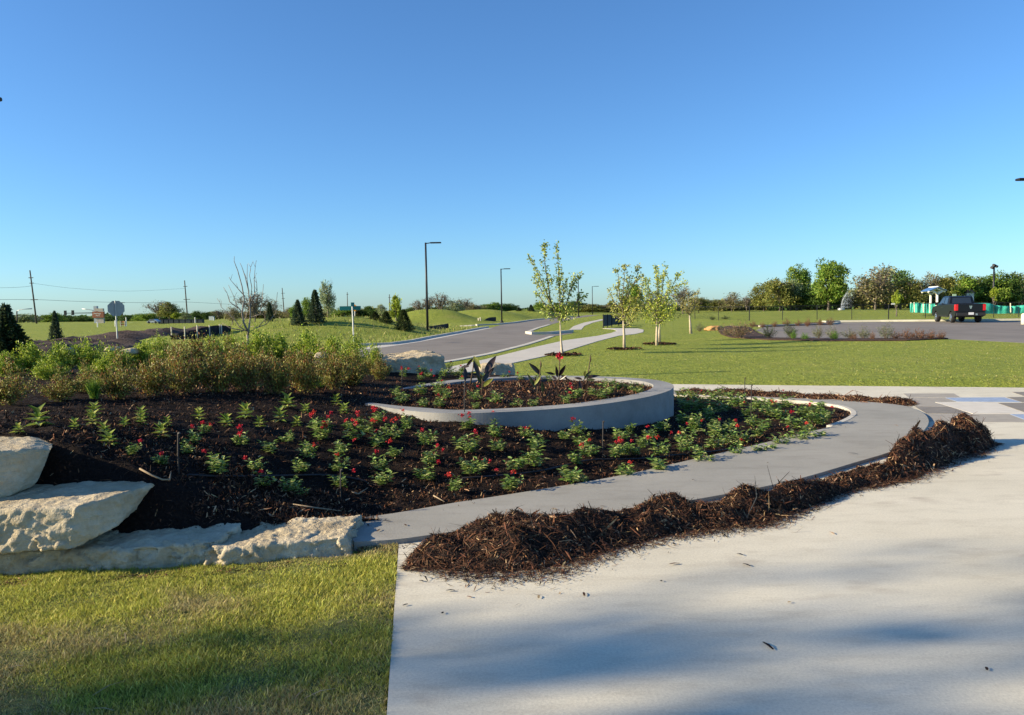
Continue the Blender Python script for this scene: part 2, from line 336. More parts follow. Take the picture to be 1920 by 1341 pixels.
# strip along the band's back inner edge, its sunlit look put into paler colour
lit_edge = [np.array(p) for p in INN[45:]]; lp = []
for i, p in enumerate(lit_edge):
    t = lit_edge[min(i+1, len(lit_edge)-1)]-lit_edge[max(i-1, 0)]; n2 = np.array((-t[1], t[0])); n2 = n2/max(np.linalg.norm(n2), 1e-6)
    if i == 0: side = 1 if (n2@(np.array(OUTR[60])-p)) < 0 else -1
    lp.append(p+n2*side*.07)
tag(MB().prism([tuple(p) for p in lit_edge]+[tuple(p) for p in lp[::-1]], -.1, BZ+.004).build('kerb', kerb_m), kind='structure')
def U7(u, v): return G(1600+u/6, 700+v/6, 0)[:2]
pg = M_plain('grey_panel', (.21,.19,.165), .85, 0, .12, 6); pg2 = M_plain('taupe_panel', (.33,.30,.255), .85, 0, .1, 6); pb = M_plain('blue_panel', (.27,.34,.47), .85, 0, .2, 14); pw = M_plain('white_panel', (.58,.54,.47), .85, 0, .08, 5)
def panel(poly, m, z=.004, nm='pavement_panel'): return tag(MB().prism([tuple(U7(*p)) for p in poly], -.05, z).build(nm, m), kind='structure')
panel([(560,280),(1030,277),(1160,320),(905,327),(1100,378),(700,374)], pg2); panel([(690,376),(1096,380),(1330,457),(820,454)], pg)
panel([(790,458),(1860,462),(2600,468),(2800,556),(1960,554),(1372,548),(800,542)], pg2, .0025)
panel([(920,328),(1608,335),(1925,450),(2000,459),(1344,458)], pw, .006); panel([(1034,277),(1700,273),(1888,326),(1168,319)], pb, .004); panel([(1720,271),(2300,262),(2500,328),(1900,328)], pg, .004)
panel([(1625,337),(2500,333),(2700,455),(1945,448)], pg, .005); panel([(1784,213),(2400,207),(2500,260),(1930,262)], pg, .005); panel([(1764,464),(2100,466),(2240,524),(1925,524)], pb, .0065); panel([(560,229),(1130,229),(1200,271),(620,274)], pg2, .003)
# scored joints in the pale concrete
j_m = M_plain('dark_joint', (.16,.145,.12), .9)  # plain dark joint colour, not assigned to any mesh
road = tag(MB().prism([tuple(p) for p in ROAD], -.5, -.006).build('road', asph_m), kind='structure')
tag(MB().prism([tuple(p) for p in PATH1], -.5, .004).build('path', path_m), kind='structure'); tag(MB().prism([tuple(p) for p in PATH2], -.5, .004).build('path', path_m), kind='structure')
lot = tag(MB().prism([tuple(p) for p in LOT], -.5, -.01).build('car_park', asph_m), kind='structure')
def kerb(pts, wd, z0, z1, name='kerb', m=kerb_m):
    pts = [np.array(p, float) for p in pts]; a, b = [], []
    for i, p in enumerate(pts):
        t = pts[min(i+1, len(pts)-1)]-pts[max(i-1, 0)]; n2 = np.array((-t[1], t[0]))/max(np.linalg.norm(t), 1e-6); a.append(tuple(p+n2*wd/2)); b.append(tuple(p-n2*wd/2))
    return tag(MB().prism(a+b[::-1], z0, z1).build(name, m), kind='structure')
P2 = lambda L: [G(a, b)[:2] for a, b in L]
kerb(P2([(662,655.5),(700,651.5),(760,643),(800,636),(857,625.5),(900,617.3),(914,615)]), .9, -.4, .0, 'gutter', path_m)
kerb(P2([(672,648.5),(733,646),(773,640.5),(800,634.8),(857,624.5),(900,616.4),(915,614.2)]), .16, -.4, .10)
kerb(P2([(893,610.3),(930,609),(962,606),(1000,600.5),(1040,596.6),(1075,593.6)]), .25, -.4, .12)
kerb(P2([(1030,608.8),(1008,615.3),(992,621.5),(989.5,626)]), .3, -.4, .02, 'gutter'); kerb(P2([(989,625.6),(1000,627.3),(1030,626.5),(1072,623)]), .28, -.4, .15)
kerb(P2([(1035,630.5),(1015,637.3),(985,646.4),(922,662.4),(860,674.2),(800,684)]), .28, -.4, .012, 'gutter')
kerb(P2([(1545,604.6),(1572,603.8),(1650,603),(1766,602.2),(1920,600.5),(2300,596.4)]), .45, -.4, .13)
kerb(P2([(1425,612.8),(1500,609.9),(1560,608.3),(1572,606)]), .3, -.4, .1)
kerb(P2([(873,610.6),(890,609.4)]), 1.2, -.4, .0, 'path', path_m)
# mulch strip beside the car park
mul_m = M_plain('bark_mulch', (.060,.034,.024), .95, 0, .5, 9, .05)
tag(MB().prism([tuple(p) for p in P2([(1347,620),(1352,627),(1372,633),(1440,637.5),(1560,639.5),(1700,638.8),(1778,635.5),(1768,633),(1700,634.8),(1560,635.8),(1450,634),(1420,624),(1405,614),(1380,611),(1360,612)])], -.4, .03).build('planting_strip', mul_m), kind='structure')
tag(MB().prism([tuple(p) for p in P2([(1405,611),(1430,613.3),(1500,610.4),(1560,608.8),(1568,606),(1540,605),(1480,606.5),(1420,609)])], -.4, .03).build('planting_strip', mul_m), kind='structure')

# ------------------------------------------------------------------ the raised planter and the bed
def inset(P, d, taper=3):
    P = [np.array(p) for p in P]; o = []
    for i, p in enumerate(P):
        t = P[min(i+1, len(P)-1)]-P[max(i-1, 0)]; n2 = np.array((-t[1], t[0]))/np.linalg.norm(t); k = min(1, .25+.75*i/22, .25+.75*(len(P)-1-i)/17)
        o.append(p+n2*d*k)
    return o
RIN = inset(RING, .28)
pe = empty('raised_planter', (.3, 10.3, 0), 'low curved cast concrete planter wall round the red flowers and big dark leaves', 'planter')
wme = MB().prism([tuple(p-np.array((.3, 10.3))) for p in [np.array(q) for q in RING]]+[tuple(p-np.array((.3, 10.3))) for p in RIN[::-1]], -.25, RZ).mesh('wall')
wl = link('wall', wme, wall_m, pe); bv = wl.modifiers.new('soft', 'BEVEL'); bv.width = .02; bv.segments = 2; bv.limit_method = 'ANGLE'
# dark gap at the foot of the wall comes from the soil mesh itself
BED = [tuple(np.array(a)*.75+np.array(b)*.25) for a, b in zip([INN[int(i)] for i in np.linspace(0, len(INN)-1, 60)], [OUTR[int(i)] for i in np.linspace(0, len(OUTR)-1, 60)])]
BED = BED+[(2.6,13.4),(.8,13.9),(-1,15.4),(-3.5,17),(-9,17.6),(-14,17.6),(-14,5.6),(-4.6,5.2),(-3.2,5.0),(-2.6,4.98),(-2.2,5.0),(-1.9,5.1),(-1.5,5.2),(-1.15,5.3),(-1.12,5.5)]
FRONT = np.array([(-14,5.6),(-4.6,5.2),(-3.2,5.0),(-2.6,4.98),(-2.2,5.0),(-1.9,5.1),(-1.5,5.2),(-1.15,5.3),(-1.12,5.5)])
def fdist(x, y):
    d = np.full(np.shape(x), 1e9)
    for (ax, ay), (bx, by) in zip(FRONT[:-1], FRONT[1:]):
        t = np.clip(((x-ax)*(bx-ax)+(y-ay)*(by-ay))/((bx-ax)**2+(by-ay)**2), 0, 1); d = np.minimum(d, np.hypot(x-ax-t*(bx-ax), y-ay-t*(by-ay)))
    return d
def Z(x, y):                                            # soil with its lumps
    x = np.asarray(x, float); y = np.asarray(y, float); near = sst(13, 8, y)
    z = S(x, y)+.016*fbm(x*3, y*3, o=3, s=21)+(.012*fbm(x*11, y*11, o=3, s=22)+.008*fbm(x*34, y*34, o=2, s=23))*near
    k = sst(0, .42, fdist(x, y)); return z*k+.06*(1-k)
gx = np.arange(-14, 5.2, .04); gy = np.concatenate([np.arange(4.8, 9, .035), np.arange(9, 17.8, .07)]); X, Y = np.meshgrid(gx, gy); keep = inpoly(X, Y, BED)
ZZ = Z(X, Y); edge = segd(X, Y, BED)
ZZ = ZZ-.5*sst(.25, 0, edge)*(Y > 13.2)
nx = len(gx); q = (np.arange(len(gy)-1)[:, None]*nx+np.arange(nx-1)[None]).ravel(); kf = keep.ravel(); ok = kf[q] & kf[q+1] & kf[q+nx] & kf[q+nx+1]; q = q[ok]
F = np.stack([q, q+1, q+nx+1, q+nx], 1); used, inv = np.unique(F, return_inverse=True)
def soil_material():
    m, nt, N, L = newmat('dark_mulch'); v = coords(nt); a = noise_node(nt, v, 2.2, 4); b = noise_node(nt, v, 45, 4, .8); d = noise_node(nt, v, 26, 3, .7, (1, 2.5, 1))
    col = ramp(nt, b, [(.3, (.010,.007,.006)), (.55, (.024,.016,.013)), (.72, (.060,.034,.023)), (.82, (.13,.08,.05))]); col = mixc(nt, .6, col, ramp(nt, a, [(.3, (.6,.6,.65)), (.7, (1.3,1.2,1.1))]), 'MULTIPLY')
    h = N.new('ShaderNodeMath'); h.operation = 'ADD'; L.new(b, h.inputs[0]); L.new(d, h.inputs[1])
    out(nt, princ(nt, col, .95, 0, bump(nt, h.outputs[0], 1.0, .035), .12)); return m
soil_m = soil_material()
bed = tag(link('flower_bed_soil', mesh_np('flower_bed_soil', np.stack([X, Y, ZZ], -1).reshape(-1, 3)[used], inv.reshape(-1, 4), None, True), soil_m), kind='structure')
# planter soil
def ZP(x, y):
    x = np.asarray(x, float); y = np.asarray(y, float)
    d = np.hypot((x-.3)/2.0, (y-10.4)/2.0); return .405+.09*np.clip(1-d*d, -.3, 1)+.04*sst(-.6, -1.8, x)+.016*fbm(x*4, y*4, o=3, s=31)+.012*fbm(x*14, y*14, o=2, s=33)
RMID = [tuple((np.array(a)+np.array(b))/2) for a, b in zip(RING, RIN)]
gx = np.arange(-1.9, 2.4, .04); gy = np.arange(8.2, 12.7, .04); X, Y = np.meshgrid(gx, gy); kf = inpoly(X, Y, RMID).ravel(); nx = len(gx)
q = (np.arange(len(gy)-1)[:, None]*nx+np.arange(nx-1)[None]).ravel(); ok = kf[q] & kf[q+1] & kf[q+nx] & kf[q+nx+1]; q = q[ok]; F = np.stack([q, q+1, q+nx+1, q+nx], 1); used, inv = np.unique(F, return_inverse=True)
tag(link('planter_soil', mesh_np('planter_soil', np.stack([X, Y, ZP(X, Y)], -1).reshape(-1, 3)[used], inv.reshape(-1, 4), None, True), soil_m), kind='structure')

# wood chips on the soil
chip_m = M_attr('wood_chips', .85, 0, .15, .35, 60)
DK, MD, RD, TN = (.018,.012,.010), (.070,.034,.020), (.125,.056,.030), (.38,.25,.14)
def chips_on(x, y, zf, n_cols, L0, W0, name, tiltm=.5):
    n = len(x); e = .02; z = zf(x, y); nx_ = np.stack([-(zf(x+e, y)-z)/e, -(zf(x, y+e)-z)/e, np.ones(n)], 1); nrm = unit(unit(nx_)+tiltm*rs.normal(size=(n, 3))*.5)
    L = L0*np.exp(.45*rs.normal(size=n)); W = W0*np.exp(.35*rs.normal(size=n)); col = pal(n, (DK, MD, RD, TN), n_cols, .4)
    V, F, K = strips(np.stack([x, y, z+.004+.006*rs.rand(n)], 1), rdir(n), nrm, L, W, col, rs.normal(size=n)*.15)
    return tag(link(name, mesh_np(name, V, F, K), chip_m), kind='stuff')
def pts_in(poly, n, bb):
    x = bb[0]+(bb[1]-bb[0])*rs.rand(n); y = bb[2]+(bb[3]-bb[2])*rs.rand(n); k = inpoly(x, y, poly); return x[k], y[k]
x, y = pts_in(BED, 76000, (-4.5, 5, 4.9, 12.5)); k = (~inpoly(x, y, RING)) & (rs.rand(len(x)) < (6.5/y)**1.2); x, y = x[k], y[k]
nearb = np.array([1.0]); chips_on(x, y, Z, (56, 27, 13, 4), .028, .0065, 'bark_mulch')
dI = segd(x, y, [tuple(p) for p in INN]); kk = dI < .3+.25*rs.rand(len(x)); chips_on(x[kk]+.01, y[kk], Z, (22, 34, 34, 10), .032, .007, 'bark_mulch')
x, y = pts_in([(-2.3,5.25),(-1.25,5.35),(-1.15,5.75),(-1.5,6.1),(-2.2,6.0)], 5200, (-2.4, -1.0, 5.1, 6.2)); chips_on(x, y, Z, (28, 34, 29, 9), .036, .008, 'bark_mulch', .9)
x, y = pts_in([(-3.4,5.4),(-2.4,5.4),(-2.0,6.3),(-3.4,6.6)], 3000, (-3.4, -2, 5.3, 6.7)); chips_on(x, y, Z, (40, 33, 22, 5), .034, .008, 'bark_mulch', .8)
x, y = pts_in(RMID, 13000, (-1.8, 2.3, 8.3, 12.6)); chips_on(x, y, ZP, (20, 36, 36, 8), .042, .010, 'bark_mulch', .8)
x, y = pts_in([(-5.5,8.6),(-1.9,8.8),(-1.9,10.6),(-6,10.6)], 6000, (-6, -1.8, 8.5, 10.8)); chips_on(x, y, Z, (45, 28, 20, 7), .045, .010, 'bark_mulch', .8)

# ------------------------------------------------------------------ heaps of shredded mulch
heap_m = M_plain('damp_mulch', (.030,.018,.013), .95, 0, .5, 25, .03)
def heap(name, label, foot, crest, depth, nchip, L0, W0, back=.85, colw=(40, 29, 24, 7), rough=.07):
    n = len(foot)*6; Fp = np.array(catmull([G(a, b, 0)[:2] for a, b in foot], 8)); Cp = []
    fpx = np.array(foot, float)
    for (a, b), w_ in zip(crest, depth):
        f2 = np.interp(a, fpx[:, 0], fpx[:, 1]); yy_ = G(a, f2, 0)[1]+w_; p = D(a, b, yy_); Cp.append((p[0], p[1], max(p[2], .03)))
    Cp = np.array(catmull(Cp, 8)); m = 90; u = np.linspace(0, 1, m)
    Fi = np.stack([np.interp(u, np.linspace(0, 1, len(Fp)), Fp[:, k]) for k in (0, 1)], 1); Ci = np.stack([np.interp(u, np.linspace(0, 1, len(Cp)), Cp[:, k]) for k in (0, 1, 2)], 1)
    # each crest point belongs to the foot point nearest in plan
    prof = [(0, -.02), (.12, .10), (.3, .30), (.5, .55), (.72, .82), (1.0, 1.0), (1.25, .82), (1.6, .40), (1.85, .10), (2.0, -.05)]; V = []
    endk = np.minimum(1, np.minimum(u/.05, (1-u)/.05))**.6
    tt = np.linspace(0, 2, 34); ph = np.interp(tt, *zip(*prof))
    for j, t in enumerate(tt):
        base = Fi+(Ci[:, :2]-Fi)*(t if t <= 1 else 1+(t-1)*back); V.append(np.concatenate([base, (Ci[:, 2]*.80*endk*ph[j])[:, None]], 1))
    V = np.array(V); a_, b_ = V.shape[:2]
    lump = (rough*fbm(V[..., 0]*4, V[..., 1]*4, V[..., 2]*4, 4, 41)+.018*fbm(V[..., 0]*22, V[..., 1]*22, V[..., 2]*22, 2, 42))*np.minimum(1, np.maximum(ph, 0)*3)[:, None]*np.minimum(1, endk+.15)
    V[..., 2] += lump*1.1; V[..., 1] += lump*.5
    ii = (np.arange(a_-1)[:, None]*b_+np.arange(b_-1)[None]).ravel(); F = np.stack([ii, ii+1, ii+b_+1, ii+b_], 1)
    root = empty(name, (*Fi[m//2], 0), label, 'mulch heap', 'heaps of shredded mulch round the curved walkway'); o0 = np.array((*Fi[m//2], 0))
    mo = link('mound', mesh_np('mound', V.reshape(-1, 3)-o0, F, None, True), heap_m, root)
    if mo.data.polygons[len(mo.data.polygons)//3].normal.z < 0: mo.data.flip_normals()
    # shreds over it
    ja = rs.rand(nchip)*(a_-1.001); jb = rs.rand(nchip)*(b_-1.001); i0, k0 = ja.astype(int), jb.astype(int); fa, fb = (ja-i0)[:, None], (jb-k0)[:, None]
    P = V[i0, k0]*(1-fa)*(1-fb)+V[i0+1, k0]*fa*(1-fb)+V[i0, k0+1]*(1-fa)*fb+V[i0+1, k0+1]*fa*fb
    nr = unit(np.cross(V[i0, k0+1]-V[i0, k0], V[i0+1, k0]-V[i0, k0])); nr[nr[:, 2] < 0] *= -1
    L = L0*np.exp(.62*rs.normal(size=nchip)); W = W0*np.exp(.4*rs.normal(size=nchip)); dr_ = rdir(nchip); dd = unit(dr_-np.where(rs.rand(nchip, 1) < .12, .2, .88)*nr*np.sum(dr_*nr, 1, keepdims=True))
    c = P+nr*(.004+.014*rs.rand(nchip)[:, None]); col = pal(nchip, (DK, MD, RD, TN), colw, .4)
    c[:, 2] = np.maximum(c[:, 2], .006)
    # spill round the foot
    ns = nchip//5; js = rs.randint(0, m, ns); sp = Fi[js]+(Fi[js]-Ci[js, :2])*(np.abs(rs.normal(size=ns))*.24)[:, None]+rs.normal(size=(ns, 2))*.02
    c = np.concatenate([c, np.concatenate([sp, .004+.008*rs.rand(ns, 1)], 1)]); dsp = rdir(ns); dsp[:, 2] *= .1; dd = np.concatenate([dd, dsp]); nsp = np.tile((0, 0, 1.0), (ns, 1))+rs.normal(size=(ns, 3))*.2
    V2, F2, K2 = strips(c, dd, unit(np.concatenate([unit(nr+.4*rs.normal(size=nr.shape)), nsp])), np.concatenate([L, L[:ns]*.8]), np.concatenate([W, W[:ns]*.8]), np.concatenate([col, col[:ns]]), rs.normal(size=nchip+ns)*.22, .4)
    V2[:, 2] = np.maximum(V2[:, 2], .002); tag(link('shreds', mesh_np('shreds', V2-o0, F2, K2), chip_m, root), kind='stuff')
    return root
heap('mulch_heap', 'long dark heap of shredded bark along the near edge of the curved grey walkway', [(762,1062),(850,1071),(950,1073),(1050,1062),(1150,1032),(1250,1006),(1330,993),(1400,985),(1460,974),(1530,946),(1600,918),(1660,905),(1720,890)],
     [(772,1046),(830,1000),(900,962),(960,953),(1050,953),(1110,964),(1170,956),(1240,926),(1290,942),(1340,934),(1400,926),(1450,915),(1520,895),(1600,873),(1660,853),(1712,838)], [.16,.34,.46,.5,.5,.42,.38,.42,.36,.34,.33,.33,.34,.36,.36,.34], 34000, .038, .0054)
heap('mulch_heap', 'tall reddish brown heap of shredded bark at the bend of the curved walkway', [(1640,908),(1690,898),(1750,882),(1800,858),(1840,848),(1868,832)], [(1662,852),(1700,822),(1745,794),(1790,780),(1822,783),(1850,806)], [.35,.5,.65,.72,.6,.3], 9000, .05, .0075, .9, (24, 34, 32, 10))
heap('mulch_heap', 'low narrow ridge of shredded bark on the far side of the curved walkway', [(1262,742),(1350,746.5),(1450,750),(1550,755),(1640,760),(1690,761),(1716,757.5)], [(1266,728),(1350,731),(1420,734),(1500,738),(1560,741),(1620,744),(1680,748),(1712,755)], [.3,.32,.35,.35,.35,.35,.33,.2], 9000, .055, .010, 1.0, (18, 38, 34, 10), .03)
# loose splinters on the paving
pts = [(925,1085,.14),(1265,1058,.07),(1387,1040,.05),(1440,1212,.08),(1400,1060,.06),(845,1108,.05),(1095,1115,.05),(880,1120,.03),(1850,1255,.03),(1010,1120,.04),(1560,1000,.05),(1330,1000,.06),(760,1135,.03),(830,1150,.025),(1240,1090,.02),(790,1090,.03),(1480,1130,.02),(1130,950,.04),(1040,955,.05),(690,985,.05),(725,978,.06),(710,995,.05),(760,985,.04),(1600,851,.09),(1440,868,.03),(1680,798,.08),(1590,905,.06),(1300,900,.03),(960,958,.04)]
n = len(pts); c = np.array([G(a, b, BZ+.004 if (b < 1000 and a > 640 and b < np.interp(a, [640, 850, 1240, 1500, 1740], [1016, 997, 948, 897, 796])) else .004) for a, b, l in pts]); d_ = rdir(n); d_[:, 2] = 0.03
V, F, K = strips(c+np.array((0, 0, .004)), unit(d_), np.tile((0, 0, 1.0), (n, 1)), np.array([l for _, _, l in pts]), np.array([.012+.12*l*.5 for _, _, l in pts]), pal(n, (DK, MD, TN), (6, 3, 2)), .12)
tag(link('wood_debris', mesh_np('wood_debris', V, F, K), chip_m), kind='stuff')
# ------------------------------------------------------------------ limestone blocks
def stone_material():
    m, nt, N, L = newmat('limestone'); v = coords(nt); a = noise_node(nt, v, 2.4, 6, .65); b = noise_node(nt, v, 22, 5, .7); d = noise_node(nt, v, 7, 4, .6, (1, 1, 3))
    col = ramp(nt, a, [(.3, (.36,.285,.175)), (.5, (.52,.435,.295)), (.72, (.65,.57,.42))]); col = mixc(nt, .6, col, ramp(nt, b, [(.25, (.72,.7,.67)), (.7, (1.1,1.09,1.07))]), 'MULTIPLY')
    col = mixc(nt, ramp(nt, d, [(.60, (0,)*3), (.75, (.4,)*3)]), col, (.33,.22,.10))
    h = N.new('ShaderNodeMath'); h.operation = 'MULTIPLY_ADD'; L.new(d, h.inputs[0]); h.inputs[1].default_value = .8; L.new(b, h.inputs[2])
    out(nt, princ(nt, col, .9, 0, bump(nt, h.outputs[0], .8, .03), .15)); return m
stone_m = stone_material()
def facets(P, sc, seed):                                # chipped planes: each cell tilts its own way
    q = P*sc; c0 = np.floor(q); best = np.full(len(q), 1e9); val = np.zeros(len(q))
    for dx in (-1, 0, 1):
        for dy in (-1, 0, 1):
            for dz in (-1, 0, 1):
                cx, cy, cz = c0[:, 0]+dx, c0[:, 1]+dy, c0[:, 2]+dz; o = np.stack([_h(cx, cy, cz, seed+k) for k in range(3)], 1)*.45+.5; v = q-(np.stack([cx, cy, cz], 1)+o); d = (v*v).sum(1); g = np.stack([_h(cx, cy, cz, seed+10+k) for k in range(3)], 1); m = d < best
                best[m] = d[m]; val[m] = (v*g).sum(1)[m]+_h(cx, cy, cz, seed+20)[m]*.14
    return val
def stone(label, front, back, z0, amp=.03, vox=.022, pit=.0, sag=0.0, seed=1, name='limestone_block'):
    """front: list of ((px, py_bottom), (px, py_top), ground distance); back: (dx, dy, dz) of the rear edge"""
    pts = []
    for (b0, b1), (t0, t1), yy in front:
        B = D(b0, b1, yy); T = D(t0, t1, yy+.04); pts += [B, T, T+np.array(back), B+np.array(back)+np.array((0, 0, 0))]
    pts = np.array(pts); ctr = pts.mean(0); ctr[2] = pts[:, 2].min(); bm = bmesh.new()
    for p in pts: bm.verts.new(p-ctr)
    r = bmesh.ops.convex_hull(bm, input=bm.verts); bmesh.ops.delete(bm, geom=[g for g in r['geom_interior'] if isinstance(g, bmesh.types.BMVert)], context='VERTS')
    me = bpy.data.meshes.new('h'); bm.to_mesh(me); bm.free(); t = bpy.data.objects.new('t', me); C.objects.link(t); mo = t.modifiers.new('r', 'REMESH'); mo.mode = 'VOXEL'; mo.voxel_size = vox
    me2 = bpy.data.meshes.new_from_object(t.evaluated_get(bpy.context.evaluated_depsgraph_get())); bpy.data.objects.remove(t); n = len(me2.vertices); V = np.zeros(n*3, np.float32); me2.vertices.foreach_get('co', V); V = V.reshape(-1, 3)
    Nn = np.zeros(n*3, np.float32); me2.vertices.foreach_get('normal', Nn); Nn = Nn.reshape(-1, 3); q = V+seed*7.3
    k = fbm(q[:, 0]*3.2, q[:, 1]*3.2, q[:, 2]*3.2, 4, seed); ridge = 1-np.abs(fbm(q[:, 0]*9, q[:, 1]*9, q[:, 2]*12, 3, seed+5)); patch = sst(-.05, .35, fbm(q[:, 0]*1.7, q[:, 1]*1.7, q[:, 2]*2.5, 2, seed+9))
    side = sst(.5, .2, np.abs(Nn[:, 2]))
    V += Nn*(amp*k+pit*(.6+.4*patch)*(.4+.6*side)*(.75*facets(q, 5.5, seed)+.42*facets(q, 13, seed+3)+.2*facets(q, 30, seed+6))+.004*fbm(q[:, 0]*30, q[:, 1]*30, q[:, 2]*30, 2, seed+3))[:, None]
    me2.vertices.foreach_set('co', V.ravel()); me2.polygons.foreach_set('use_smooth', np.ones(len(me2.polygons), bool)); me2.update(); me2.materials.clear(); me2.name = name
    o = link(name, me2, stone_m); o.location = ctr; return tag(o, label, 'stone block', 'limestone blocks round the flower bed')
stone('pale flat limestone block with a shaded bluish front, topmost of the stacked blocks', [((-160,985),(-170,853),4.66),((-60,948),(-60,848),4.75),((24,930),(45,842),4.9),((62,912),(97,843),5.1)], (-.42,.8,.0), 0, .010, .015, .016, seed=2)
stone('big wedge shaped limestone block with a rough yellow front and a pointed end', [((-150,1048),(-150,957),4.56),((20,1038),(20,955),4.57),((136,1032),(140,951),4.60),((212,994),(215,930),4.83),((256,958),(288,906),5.16)], (-.45,.55,.0), 0, .010, .015, .035, seed=4)
stone('long low limestone slab with a pitted front lying under the wedge shaped block', [((-150,1112),(-150,1044),4.62),((40,1100),(40,1036),4.66),((200,1090),(200,1029),4.71),((330,1080),(330,1022),4.77),((406,1072),(406,1013),4.83)], (.05,.75,.0), 0, .012, .013, .085, seed=6)
stone('short limestone slab with a rough edge between the long slab and the grey walkway', [((384,1078),(386,1031),4.75),((470,1074),(470,1024),4.79),((560,1064),(560,1016),4.87),((655,1054),(650,1004),4.97)], (.0,.55,.0), 0, .014, .013, .075, seed=9)
stone('long pale boulder with a sunlit end beside the road behind the small flowers', [((688,712),(700,682),13.0),((742,712),(744,673),13.1),((800,712),(802,666),13.25),((839,712),(835,668),13.4)], (-.3,.8,.05), 0, .03, .035, .08, seed=11)
stone('small rounded boulder at the lawn edge behind the big dark leaves', [((893,722),(898,689),13.5),((930,722),(925,684),13.5),((967,722),(962,686),13.6)], (.0,.6,0), 0, .03, .03, .05, seed=13)
for i, (px, py, w_, lb) in enumerate([(158,697,34,'flat pale rock lying among the leftmost bronze shrubs'),(236,655,36,'whitish rock behind the yellow-green shrubs near the stop sign'),(205,651,24,'small whitish rock beside the larger one behind the yellow-green shrubs'),(124,652,22,'low white rock beside the little spruce at the bed edge'),(598,664,24,'white rock half hidden in the middle of the bronze shrubs')]):
    yy = 11.5+i*.4; h_ = 12; stone(lb, [((px-w_/2,py+10),(px-w_/2+4,py),yy),((px+w_/2,py+10),(px+w_/2-6,py-2),yy+.05)], (0,.25,.0), 0, .03, .03, .02, seed=20+i, name='pale_rock')

# ------------------------------------------------------------------ foreground grass
grass_m = M_attr('grass_blades', .6, .3, .2, .15, 8)
def Hg(x, y): return H(x, y)+.013*fbm(np.asarray(x)*3.2, np.asarray(y)*3.2, o=3, s=77)+.024
def grass(n, poly, bb, hgt, wd, zf, name, mindens=None, cols=None, foot_mask=None):
    x = bb[0]+(bb[1]-bb[0])*rs.rand(n); y = bb[2]+(bb[3]-bb[2])*rs.rand(n); k = inpoly(x, y, poly)
    if mindens: k &= rs.rand(n) < np.clip((mindens/np.maximum(y, .1))**1.5, 0, 1)
    x, y = x[k], y[k]; n = len(x); z = zf(x, y); tuft = fbm(x*3.4, y*3.4, o=4, s=61); dry = fbm(x*1.7+5, y*2.4, o=4, s=63)+.35*rs.normal(size=n)
    bare = (fbm(x*4.5, y*4.5, o=2, s=66) < -1.1)&(rs.rand(n) < .6); k = ~bare; x, y, z, tuft, dry = x[k], y[k], z[k], tuft[k], dry[k]; n = len(x)
    h = hgt*(.85+.32*tuft)*np.exp(.3*rs.normal(size=n)); h = np.clip(h, hgt*.25, hgt*2.2)
    c0 = pal(n, cols or ((.23,.255,.036), (.39,.40,.062), (.56,.53,.13)), (3, 5, 4), .3); dr = pal(n, ((.46,.40,.18), (.36,.29,.12)), (3, 2), .3)
    m_ = sst(.25, .85, dry)[:, None]; c = c0*(1-m_)+dr*m_
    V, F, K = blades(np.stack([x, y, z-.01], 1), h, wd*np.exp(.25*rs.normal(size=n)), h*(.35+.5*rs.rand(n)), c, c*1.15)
    return tag(link(name, mesh_np(name, V, F, K), grass_m), kind='stuff')
ea, eb = pl_a, pl_b; dirv = (eb-ea)/np.linalg.norm(eb-ea); e0 = ea-dirv*1.2
FG = [tuple(e0+np.array((-.004, 0))), tuple(eb+np.array((-.004,-.02))), tuple(G(700,1024,-.03)[:2]), tuple(G(664,1030,-.03)[:2]), (-1.0,4.98), (-1.9,4.80), (-3.1,4.70), (-5,4.62), (-5, 2.0), (-1.5, 2.0)]
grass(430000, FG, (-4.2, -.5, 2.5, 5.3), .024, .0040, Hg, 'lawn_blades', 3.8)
thatch_m = M_plain('thatch', (.13,.14,.04), .95, 0, .55, 22, .02)
gx = np.arange(-5, -.4, .03); gy = np.arange(2, 5.2, .03); X, Y = np.meshgrid(gx, gy); kf = inpoly(X, Y, FG).ravel(); nx = len(gx); q = (np.arange(len(gy)-1)[:, None]*nx+np.arange(nx-1)[None]).ravel(); q = q[kf[q] & kf[q+1] & kf[q+nx] & kf[q+nx+1]]; F = np.stack([q, q+1, q+nx+1, q+nx], 1); used, inv = np.unique(F, return_inverse=True)
tag(link('lawn_soil', mesh_np('lawn_soil', np.stack([X, Y, Hg(X, Y)], -1).reshape(-1, 3)[used], inv.reshape(-1, 4), None, True), thatch_m), kind='structure')
# straw and dead stems lying in the grass
st = [(205,1290,.16),(235,1195,.12),(620,1205,.05),(570,1085,.05),(420,1102,.05),(600,1300,.14),(250,1155,.04),(75,1205,.05),(350,1255,.04),(640,1165,.05),(660,1095,.09),(195,1330,.08),(450,1330,.06),(720,1075,.05),(560,1303,.08),(30,1250,.06)]
n = len(st); c = np.array([G(a, b, .005) for a, b, _ in st]); d_ = rdir(n); d_[:, 2] = .05; V, F, K = strips(c, unit(d_), np.tile((0, 0, 1.0), (n, 1)), np.array([l for _, _, l in st]), .006, pal(n, ((.46,.38,.22), (.40,.30,.17)), (1, 1)), .15)
tag(link('straw', mesh_np('straw', V, F, K), grass_m), kind='stuff')
